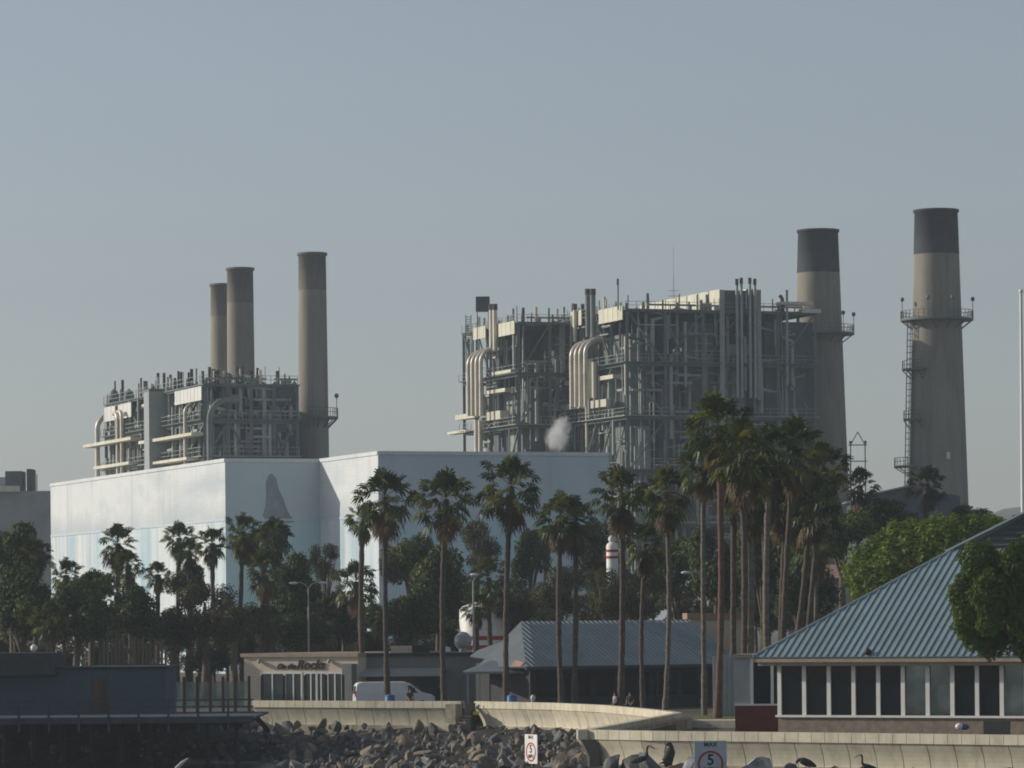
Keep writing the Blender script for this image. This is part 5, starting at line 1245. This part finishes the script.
while zz < zl:
    q = cE[1] + d * (cE[2](zz) + .75) + Zv * zz
    for k in range(8):
        t = math.pi * 2 * k / 8; t2 = math.pi * 2 * (k + 1) / 8
        mb.bar(q + (d * math.cos(t) + s * math.sin(t)) * .42, q + (d * math.cos(t2) + s * math.sin(t2)) * .42, .06)
    mb.bar(q - d * .7, q - d * .3, .06); zz += .9
for k in range(5):
    t = math.pi * 2 * k / 5; e = (d * math.cos(t) + s * math.sin(t)) * .42
    mb.bar(cE[1] + d * (cE[2](zl) + .75) + e + Zv * zl, cE[1] + d * (cE[2](ZY(495, 910, 598)) + .75) + e + Zv * ZY(495, 910, 598), .07)
mb.build('caged_ladder', M['steel'], cE[0])
mb = MB(); q = cE[1] + Vector((.25, -1, 0)).normalized() * (cE[2](ZY(458, 950, 598)) + .1) + Zv * ZY(460, 950, 598); mb.box(q, .5, .3, 1.0); mb.build('junction_box', M['white_panel'], cE[0])

# ------------------------------------------------------------------ far buildings and hills
r_ = thing('far_building', 'grey industrial building with roof towers at the left edge', 'building', (X(20, 0, 640), 640, 0))
k0, k1 = X(-60, 20, 640), X(51, 20, 640); zt = ZY(491, 30, 640)
mb = MB(); mb.box(((k0 + k1) / 2, 652, 0), k1 - k0, 24, zt); mb.build('wall', M['grey_far'], r_)
for px0, px1, yt, m in ((5, 22, 471, 'casing'), (-12, 5, 477, 'lamp_grey'), (26.5, 32, 469, 'rust')):
    mb = MB(); mb.box(((X(px0, 25, 645) + X(px1, 25, 645)) / 2, 648, zt), X(px1, 25, 645) - X(px0, 25, 645), 5, ZY(yt, 10, 645) - zt); mb.build('roof_tower', M[m], r_)
mb = MB(); mb.box((X(3, 22, 639), 639.5, ZY(492, 3, 640)), 5.0, 2.5, .9); mb.build('balcony', M['panel'], r_)
mb = MB(); mb.tube([(X(37, 25, 645), 645, zt), (X(37, 25, 645), 645, ZY(474, 37, 645))], .1, 6); mb.build('aerial', M['lamp_grey'], r_)
r_ = thing('gabled_shed', 'dark blue grey shed with sloping roof at the foot of the right chimney', 'shed', (X(895, 0, 470), 470, 0))
a0, a1, a2 = X(868, 20, 470), X(912, 20, 470), X(960, 20, 470); zl, zh = ZY(497, 868, 470), ZY(486.5, 912, 470)
mb = MB(); pr = [(a0, 0), (a2, 0), (a2, zl), (a1, zh), (a0, zl)]
vs = [(x, 470, z) for x, z in pr] + [(x, 500, z) for x, z in pr]; mb.add(vs, [(0, 1, 2, 3, 4), (9, 8, 7, 6, 5)] + [(i, 5 + i, 5 + (i + 1) % 5, (i + 1) % 5) for i in range(5)]); mb.build('wall', M['slate_wall'], r_)
mb = MB(); mb.slab([(a0 - .5, 469.5, zl), (a1, 469.5, zh + .05), (a1, 500.5, zh + .05), (a0 - .5, 500.5, zl)], Vector((-.2, 0, .97)), -.2); mb.build('roof', M['roof_grey'], r_)
r_ = thing('tiled_house', 'small house with orange tiled roof among the dark trees', 'house', (X(836, 0, 350), 350, 0))
a0, a1 = X(818, 8, 350), X(856, 8, 350); z0_, z1_ = ZY(578, 838, 350), ZY(564, 838, 350)
mb = MB(); mb.box(((a0 + a1) / 2, 354, 0), a1 - a0 - .4, 7, z0_); mb.build('wall', M['house'], r_)
mb = MB(); vs = [(a0, 350, z0_), (a1, 350, z0_), (a1, 358, z0_), (a0, 358, z0_), (a0 + .8, 354, z1_), (a1 - .8, 354, z1_)]
mb.add(vs, [(0, 1, 5, 4), (2, 3, 4, 5), (3, 0, 4), (1, 2, 5), (3, 2, 1, 0)]); mb.build('roof', M['terracotta'], r_)
mb = MB(); mb.box(((a0 + a1) / 2, 350.45, 3), 1.4, .08, 1.4); mb.build('window', M['glass'], r_)
# radio pylon beside the palm
c = P(858, 470, 480); b = Vector((c.x, c.y, 0)); r_ = thing('signal_pylon', 'thin steel pylon frame standing behind the shaggy palm', 'pylon', b); mb = MB(); h = ZY(445, 858, 480); tp = ZY(432, 855, 480)
for k in (-1, 1): mb.bar(b + Vector((k * .85, 0, 0)), b + Vector((k * .85, 0, h)), .13)
for z in (h, h - 1.9, h - 4): mb.bar(b + Vector((-1.1, 0, z)), b + Vector((1.1, 0, z)), .12)
mb.bar(b + Vector((-.85, 0, h)), b + Vector((0, 0, tp)), .1); mb.bar(b + Vector((.85, 0, h)), b + Vector((0, 0, tp)), .1); mb.build('lattice', M['steel'], r_)
for k in (-.85, .85): mb = MB(); mb.ball(b + Vector((k, 0, h + .3)), .22); mb.build('insulator', M['steel'], r_)
# hills
mb = MB(); hr = random.Random(4); nx, ny = 90, 8; vs = []
for j in range(ny):
    for i in range(nx):
        x = 112 + i * 7; y = 1100 + j * 45; e = 1 - abs(j - 3.5) / 3.5; px_ = 512 + F * x / 1250
        hgt = 37 + 2.2 * math.sin(i * .9) + 1.6 * math.sin(i * 2.1 + 1) + hr.uniform(-1.2, 1.2) + (8.5 if 4 <= i <= 9 else 0) + (3 if i > 24 else 0)
        vs.append((x, y, -3 + hgt * max(0, e) ** .5 * min(1, (i + 1) / 3)))
mb.add(vs, [(j * nx + i, j * nx + i + 1, (j + 1) * nx + i + 1, (j + 1) * nx + i) for j in range(ny - 1) for i in range(nx - 1)])
tag(mb.build('hills', M['hill']), kind='structure')

# ------------------------------------------------------------------ vegetation
def crown_mesh(name, seed, mats, nleaf, leaf, lobes=11, flat=.8, spread=.62, lr=(.26, .44)):
    r = random.Random(seed); mb = MB(); L = []
    for i in range(lobes):
        while True:
            p = Vector((r.uniform(-1, 1), r.uniform(-1, 1), r.uniform(-.8, 1)))
            if p.length < 1: break
        p = p * spread; p.z *= flat; L.append((p, r.uniform(*lr), r.random()))
    tw = sum(q[1] ** 2 for q in L)
    for (c, R_, tone) in L:
        for _ in range(int(nleaf * R_ ** 2 / tw)):
            d = Vector((r.gauss(0, 1), r.gauss(0, 1), r.gauss(0, 1) + .15)).normalized()
            rr = R_ * (.55 + .5 * r.random() ** .6) * (1 + .15 * math.sin(7 * d.x + seed) * math.cos(6 * d.z + tone * 9))
            p = c + d * rr; n = (d + Vector((r.gauss(0, .55), r.gauss(0, .55), r.gauss(0, .55) + .25))).normalized()
            a, b = frame_from(n); t = r.uniform(0, 6.28); a, b = a * math.cos(t) + b * math.sin(t), b * math.cos(t) - a * math.sin(t)
            s = leaf * r.uniform(.6, 1.35)
            mb.add([p - a * s, p - b * s * .5 + n * s * .1, p + a * s, p + b * s * .5 + n * s * .1], [(0, 1, 2, 3)], 1 if r.random() < (.25 + .35 * (tone > .55)) else 0)
    return mb.mesh(name, mats)
def dome_mesh(name, seed, mats, lobes, per, leaf, lr):
    """broad dome crown: lobes spread over the upper skin of an ellipsoid"""
    r = random.Random(seed); mb = MB()
    for i in range(lobes):
        z = -.35 + 1.3 * (i + .5) / lobes; z = min(z, .98); a = i * 2.39996; q = math.sqrt(max(0, 1 - z * z)); c = Vector((q * math.cos(a), q * math.sin(a), z)) * r.uniform(.68, .82); R_ = r.uniform(*lr); tone = r.random()
        for _ in range(per):
            d = Vector((r.gauss(0, 1), r.gauss(0, 1), r.gauss(0, 1) + .2)).normalized(); p = c + d * R_ * (.6 + .45 * r.random() ** .6) * (1 + .18 * math.sin(7 * d.x + i))
            n = (d + Vector((r.gauss(0, .5), r.gauss(0, .5), r.gauss(0, .5) + .25))).normalized(); A, B = frame_from(n); t = r.uniform(0, 6.28); A, B = A * math.cos(t) + B * math.sin(t), B * math.cos(t) - A * math.sin(t); s = leaf * r.uniform(.6, 1.4)
            mb.add([p - A * s, p - B * s * .5 + n * s * .1, p + A * s, p + B * s * .5 + n * s * .1], [(0, 1, 2, 3)], 1 if r.random() < .2 + .4 * tone else 0)
    return mb.mesh(name, mats)
CR = {'dark': [crown_mesh('crown', 100 + i, [M['leaf_dark'], M['leaf_light']], 9000, .047, 16, .85, .66, (.2, .38)) for i in range(5)],
      'olive': [crown_mesh('crown', 200 + i, [M['leaf_olive'], M['leaf_dark']], 8000, .032, 18, .85, .68, (.16, .32)) for i in range(3)],
      'bright': [dome_mesh('crown', 300, [M['leaf_bright'], M['leaf_bright2']], 105, 470, .025, (.11, .19))],
      'ficus': [crown_mesh('crown', 310, [M['leaf_mid'], M['leaf_bright2']], 34000, .032, 34, .95, .74, (.16, .3))]}
vn = [0]
def tree(px, py, rx, ry, D, kind, label, group=None, depth=None, trunk_px=None):
    vn[0] += 1; c = P(px, py, D); k = D / F; tr = random.Random(vn[0] * 13)
    bx = X(trunk_px if trunk_px else px, 0, D); b = Vector((bx, D, 0)); r = thing('leafy_tree', label, 'tree', b, group)
    sx, sz = rx * k, ry * k; me = CR[kind][vn[0] % len(CR[kind])]
    mb = MB(); zc = c.z - sz * .2; th = .12 + .05 * sx
    mb.tube([b - Vector((0, 0, .2)), b.lerp(Vector((c.x, c.y, zc)), .5) + Vector((tr.uniform(-.2, .2), 0, 0)), Vector((c.x, c.y, zc + sz * .4))], [th * 1.5, th, th * .4], 8)
    for _ in range(7):
        e = c + Vector((tr.uniform(-.6, .6) * sx, tr.uniform(-.6, .6) * sx, tr.uniform(-.2, .6) * sz)); s0 = b.lerp(Vector((c.x, c.y, zc)), tr.uniform(.55, 1)); mb.tube([s0, s0.lerp(e, .5) + Vector((0, 0, .15 * sz)), e], [th * .5, th * .3, th * .1], 5)
    mb.build('trunk', M['bark'], r)
    place('crown', me, r, c - b, (sx * 1.02, depth * k if depth else sx, sz * 1.08), tr.uniform(0, 6.28) if not depth else 0)
    return r
def fan(mb, r, hub, d, L, blade, mi, droop):
    """one fan leaf: stalk from hub along d, then pleated blade"""
    side = d.cross(Zv); side = side.normalized() if side.length > .05 else Vector((1, 0, 0)); up = side.cross(d).normalized()
    p1 = hub + d * L * .55; p2 = hub + d * L - Zv * droop * .25; w_ = .02
    mb.add([hub - side * w_, hub + side * w_, p2 + side * w_, p2 - side * w_], [(0, 1, 2, 3)], mi)
    d2 = (d - Zv * droop * .5).normalized(); side = d2.cross(Zv); side = side.normalized() if side.length > .05 else Vector((1, 0, 0)); up = side.cross(d2).normalized()
    tw = r.uniform(-.7, .7); side, up = side * math.cos(tw) + up * math.sin(tw), up * math.cos(tw) - side * math.sin(tw)
    n = 15
    for i in range(n):
        a = R(-118 + 236 * i / (n - 1)) + r.uniform(-.06, .06); e = d2 * math.cos(a) + side * math.sin(a); ln = blade * (1 - .18 * abs(a) / 2.06) * r.uniform(.86, 1.08)
        q = Vector((-math.sin(a) * side.x + 0, 0, 0)); t = (side * math.cos(a) - d2 * math.sin(a)); ww = blade * .105
        m1 = p2 + e * ln * .55 + up * .03 * (1 if i % 2 else -1); tip = p2 + e * ln - Zv * ln * (.18 + .22 * r.random()) * (.5 + droop)
        mb.add([p2, m1 + t * ww, tip, m1 - t * ww], [(0, 1, 2, 3)], mi)
def palm_crown(seed, n=44, dead=14, light=.3, dark=False):
    r = random.Random(seed); mb = MB()
    for i in range(n):
        el = R(88 - 125 * (i / n) ** .85) + r.uniform(-.12, .12); az = i * 2.39996 + r.uniform(-.3, .3)
        d = Vector((math.cos(el) * math.cos(az), math.cos(el) * math.sin(az), math.sin(el)))
        dr = .15 + .75 * (i / n) * r.uniform(.6, 1.2)
        fan(mb, r, Vector((0, 0, -.05 - .12 * i / n)), d, r.uniform(.46, .82) if i > 8 else r.uniform(.35, .6), r.uniform(.34, .47), 1 if r.random() < light else 0, dr)
    for i in range(dead):
        el = R(r.uniform(-78, -48)); az = r.uniform(0, 6.28); d = Vector((math.cos(el) * math.cos(az), math.cos(el) * math.sin(az), math.sin(el)))
        fan(mb, r, Vector((0, 0, -.15 - .3 * r.random())), d, r.uniform(.3, .5), r.uniform(.3, .42), 2, 1.1)
    ms = [M['frond'], M['frond_light'], M['frond_dead']] if not dark else [M['frond_dark'], M['frond'], M['frond_dead']]
    return mb.mesh('crown', ms)
PC = [palm_crown(i, 34 + 2 * (i % 3), 12 + 3 * (i % 3), .22 + .06 * (i % 3)) for i in range(6)]
PD = [palm_crown(50 + i, 30, 26, .1, True) for i in range(2)]
pn = [0]
def palm(px, py, rad, D, label, tpx=None, dark=False, tw=.21, group=None, skirt=True, rsc=1.0):
    pn[0] += 1; pr_ = random.Random(pn[0] * 7); c = P(px, py, D); k = D / F
    b = Vector((X(tpx if tpx else px, 0, D), D, 0)); r = thing('fan_palm', label, 'palm tree', b, group)
    s = rad * k; mb = MB(); pts = []; rs = []; n = 46; bow = pr_.uniform(-.25, .25)
    top = c - Vector((0, 0, s * .15))
    for i in range(n + 1):
        t = i / n; p = b.lerp(top, t); p.x += bow * math.sin(math.pi * t) + pr_.uniform(-.015, .015); p.z = (top.z + .1) * t - .1
        w_ = tw * (1.3 - .45 * min(1, t * 4)) * (.90 + .24 * pr_.random())
        if skirt and t > .86: w_ *= 1.25
        pts.append(p); rs.append(w_)
    mb.tube(pts, rs, 9); tk = mb.build('trunk', M['trunk_red' if 'reddish' in label else 'trunk_pale' if 'pale trunk' in label else 'trunk'], r)
    if skirt:
        mb = MB(); h = s * 1.1; nn = 40
        for _ in range(nn):
            a = pr_.uniform(0, 6.28); t = pr_.random(); p = top - Vector((0, 0, h * t * 1.1)); d = Vector((math.cos(a), math.sin(a), 0)); q = p + d * tw * (1.5 + pr_.random()) - Vector((0, 0, s * .25)); sd = Vector((-d.y, d.x, 0)) * .09
            mb.add([p + sd, p - sd, q - sd * .4, q + sd * .4], [(0, 1, 2, 3)])
        mb.build('dead_skirt', M['frond_dead'], r)
    place('crown', (PD if dark else PC)[pn[0] % (2 if dark else 6)], r, c - b, (s, s, s * 1.02), pr_.uniform(0, 6.28)); return r

# front row palms, left to right
palm(385, 492, 34, 283, 'tall palm with swept fronds rising in front of the white van', 388)
palm(446, 494, 34, 280, 'tall palm before the left part of the grey shop, second of the front row', 444.5)
palm(511, 481, 36, 278, 'tall palm beside the canopy tent, third of the front row', 506.5)
palm(561, 512, 29, 275, 'palm at the left edge of the blue roofed hall, darker trunk of a close pair', 562)
palm(576, 518, 27, 277, 'palm at the left edge of the blue roofed hall, right trunk of a close pair', 574.5)
palm(622, 488, 33, 262, 'tall stout palm before the middle of the blue roofed hall', 620.5, tw=.22)
palm(646, 540, 26, 268, 'shorter slim palm before the middle of the blue roofed hall', 643.5, tw=.17)
palm(666, 487, 32, 254, 'tall slim pale trunked palm behind the corner of the sea wall', 664.5, tw=.17)
palm(703, 462, 28, 247, 'palm with thin pale trunk at the left of the tall palm cluster', 704.5, tw=.17)
palm(718, 420, 39, 240, 'tallest palm of the cluster with reddish trunk', 717.5, tw=.21)
palm(742, 448, 40, 228, 'palm with dark trunk standing nearest the sea wall in the cluster', 742, tw=.21)
palm(750, 492, 33, 246, 'palm in the middle of the cluster with shaggy pale trunk', 749, tw=.23)
palm(770, 448, 34, 244, 'palm with pale trunk right of the middle of the cluster', 769, tw=.21)
palm(794, 444, 36, 250, 'broad palm crown at the right of the cluster, high up', 779, tw=.21)
palm(812, 494, 36, 256, 'rightmost lower palm crown of the tall cluster', 784, tw=.22)
palm(734, 458, 36, 246, 'dark palm crown just right of the tallest one in the cluster', 733, tw=.21)
palm(762, 474, 36, 258, 'palm crown high in the middle rear of the cluster', 762, tw=.21)
palm(786, 488, 38, 262, 'lower palm crown filling the middle of the cluster', 776, tw=.2)
palm(824, 462, 30, 262, 'outermost palm crown at the right edge of the cluster', 800, tw=.2)
palm(815, 542, 26, 290, 'small palm with slim pale trunk behind the pavilion roof corner', 813, tw=.18)
palm(860, 482, 21, 330, 'shaggy dark palm with drooping dead fronds beside the thin pylon', 852, True)
palm(927, 480, 21, 330, 'shaggy dark palm in front of the right chimney', 925, True)
# palms further back
BK = [(118, 540, 22, 330, 'slender palm against the white mural wall, leftmost of those before it', None), (128, 562, 18, 325, 'lower palm just right of the leftmost mural palm', 130),
      (158, 572, 15, 335, 'small palm between two groups before the mural wall', None), (179, 535, 19, 345, 'palm before the mural wall, left of a close pair', 177),
      (189, 549, 15, 343, 'palm before the mural wall, right of a close pair', None), (212, 540, 20, 340, 'palm before the near corner of the painted hall', None),
      (243, 528, 21, 345, 'dark palm before the shaded face of the painted hall, left one', None), (274, 532, 22, 343, 'dark palm covering the painted patch of the hall', None),
      (264, 566, 24, 322, 'yellowish palm below the dark pair, above the cafe roof', 269), (363, 516, 19, 300, 'short palm close to the left of the tall van palm', 365),
      (356, 578, 26, 306, 'low palm with big feathery leaves left of the van palm', 362), (34, 550, 20, 330, 'palm at the far left before the grey industrial building', None),
      (66, 572, 20, 324, 'palm at the left before the end of the white mural wall', None), (14, 586, 22, 318, 'low palm at the left picture edge', None),
      (104, 598, 20, 312, 'low yellow green palm among the left trees', None), (50, 616, 22, 305, 'low palm behind the dark shed roof', None),
      (488, 574, 24, 314, 'yellowish palm standing over the white round tank', 496), (477, 604, 18, 312, 'small palm crown in front of the white round tank', 479),
      (325, 612, 24, 326, 'low yellow green palm right of the double street lamp', 322), (268, 618, 20, 322, 'low palm just above the cafe sign', 270)]
for px, py, rad, D, lab, t in BK: palm(px, py, rad, D, lab, t, tw=.22)

SHR = [(8, 650), (40, 648), (70, 646), (98, 650), (128, 648), (158, 646), (186, 648), (214, 650), (244, 644), (272, 640), (305, 638), (335, 640), (365, 642), (395, 640), (425, 642), (452, 636), (520, 628), (548, 612), (580, 606), (610, 604), (640, 606), (672, 604), (700, 600), (730, 602), (756, 606), (785, 610), (812, 612)]
# leafy trees
TR = [(14, 556, 34, 44, 332, 'dark', 'dark tree at the far left under the industrial building'), (22, 610, 46, 48, 312, 'dark', 'dense dark tree behind the shed roof at the left edge'),
      (78, 618, 44, 42, 308, 'dark', 'dense dark tree left of the wooden fence'), (132, 618, 38, 38, 318, 'dark', 'dark tree rising behind the wooden fence'),
      (92, 590, 30, 30, 322, 'dark', 'dark tree below the leftmost mural palm'), (205, 612, 44, 40, 322, 'olive', 'brown green feathery tree left of the cafe'),
      (236, 622, 34, 36, 318, 'olive', 'brown green feathery tree close to the cafe corner'), (172, 632, 26, 30, 322, 'dark', 'dark shrubby tree at the left end of the windscreen'),
      (190, 585, 30, 24, 344, 'dark', 'dark low tree under the close pair of mural palms'), (262, 545, 34, 34, 356, 'dark', 'bushy dark tree among the palms at the painted hall corner'),
      (292, 590, 34, 48, 330, 'dark', 'dark green tree directly behind the double street lamp'), (325, 562, 22, 26, 350, 'olive', 'round brownish tree before the lit notch of the painted hall'),
      (345, 620, 30, 36, 328, 'dark', 'dark tree behind the joint of cafe and grey shop'), (300, 634, 34, 24, 324, 'dark', 'low dark tree right behind the cafe roof'),
      (408, 560, 34, 38, 350, 'dark', 'dark tree between the first two tall palms'), (412, 616, 36, 36, 328, 'dark', 'dark tree behind the white van and grey shop roof'),
      (440, 590, 40, 50, 330, 'dark', 'large dark tree behind the second tall palm'), (478, 545, 30, 34, 352, 'olive', 'grey green tree high between the second and third tall palms'),
      (530, 560, 24, 34, 356, 'dark', 'dark tree right of the third tall palm'), (516, 604, 34, 34, 318, 'olive', 'olive tree above the lower grey roof'),
      (562, 590, 40, 34, 324, 'olive', 'olive brown tree behind the close palm pair'), (596, 556, 34, 40, 352, 'dark', 'dark tree left of the striped beacon'),
      (607, 602, 28, 46, 315, 'olive', 'olive tree hiding the foot of the striped beacon'), (640, 595, 44, 36, 318, 'olive', 'olive brown tree behind the hall roof ridge'), (676, 570, 40, 48, 330, 'dark', 'tall dark tree left of the palm cluster'),
      (718, 570, 40, 56, 322, 'dark', 'dark tree behind the left of the palm cluster'), (762, 560, 44, 56, 318, 'dark', 'dark tree behind the middle of the palm cluster'),
      (800, 590, 40, 44, 300, 'dark', 'dark tree behind the corner of the pavilion roof'), (800, 530, 36, 40, 330, 'dark', 'dark tree high behind the right palms'),
      (842, 535, 46, 34, 310, 'dark', 'wide dark tree below the shaggy pylon palm'), (545, 540, 22, 20, 370, 'dark', 'dark tree top against the shaded painted wall'),
      (880, 520, 44, 24, 330, 'dark', 'low dark tree before the gabled shed'), (970, 520, 30, 18, 330, 'dark', 'dark tree top behind the bright round tree at right')]
for px, py, rx, ry, D, kd, lab in TR: tree(px, py, rx, ry, D, kd, lab)
tree(962, 588, 126, 80, 280, 'bright', 'large bright green tree behind the pavilion roof', depth=70)
tree(1012, 602, 74, 76, 196.6, 'ficus', 'dense glossy green tree overhanging the pavilion windows at right', depth=44, trunk_px=1048)

for i, (px, py) in enumerate(SHR):
    for dy, dd in ((0, 0), (-26, 12)):
        D = 334 + dd + (i % 3) * 4; c = P(px + (13 if dd else 0), py + dy + 6 + (i * 7 % 5), D); k = D / F; r = thing('leafy_shrub', 'dark shrub in the dense planting in front of the painted hall', 'shrub', Vector((c.x, c.y, 0)), 'shrubs in front of the painted hall')
        sx, sz = 25 * k, 27 * k; kd = 'olive' if (i * 5 + dd) % 4 in (1, 2) else 'dark'
        place('crown', CR[kd][(i + dd) % len(CR[kd])], r, c - Vector((c.x, c.y, 0)), (sx * 1.15, sx, sz), i * 1.7)
        mb = MB(); mb.tube([Vector((c.x, c.y, -.1)), c], [.22, .1], 6); mb.build('stem', M['bark'], r)

# ------------------------------------------------------------------ haze
hm = bpy.data.materials.new('haze'); hm.use_nodes = True; t = hm.node_tree; t.nodes.clear()
ho = t.nodes.new('ShaderNodeOutputMaterial'); hv = t.nodes.new('ShaderNodeVolumePrincipled')
hv.inputs['Color'].default_value = (.82, .91, 1.0, 1); hv.inputs['Density'].default_value = HAZE; hv.inputs['Anisotropy'].default_value = .2
t.links.new(hv.outputs[0], ho.inputs['Volume'])
mb = MB(); mb.box((0, 1800, -7.5), 6400, 4400, 88)
hz = mb.build('haze', hm); tag(hz, kind='stuff')
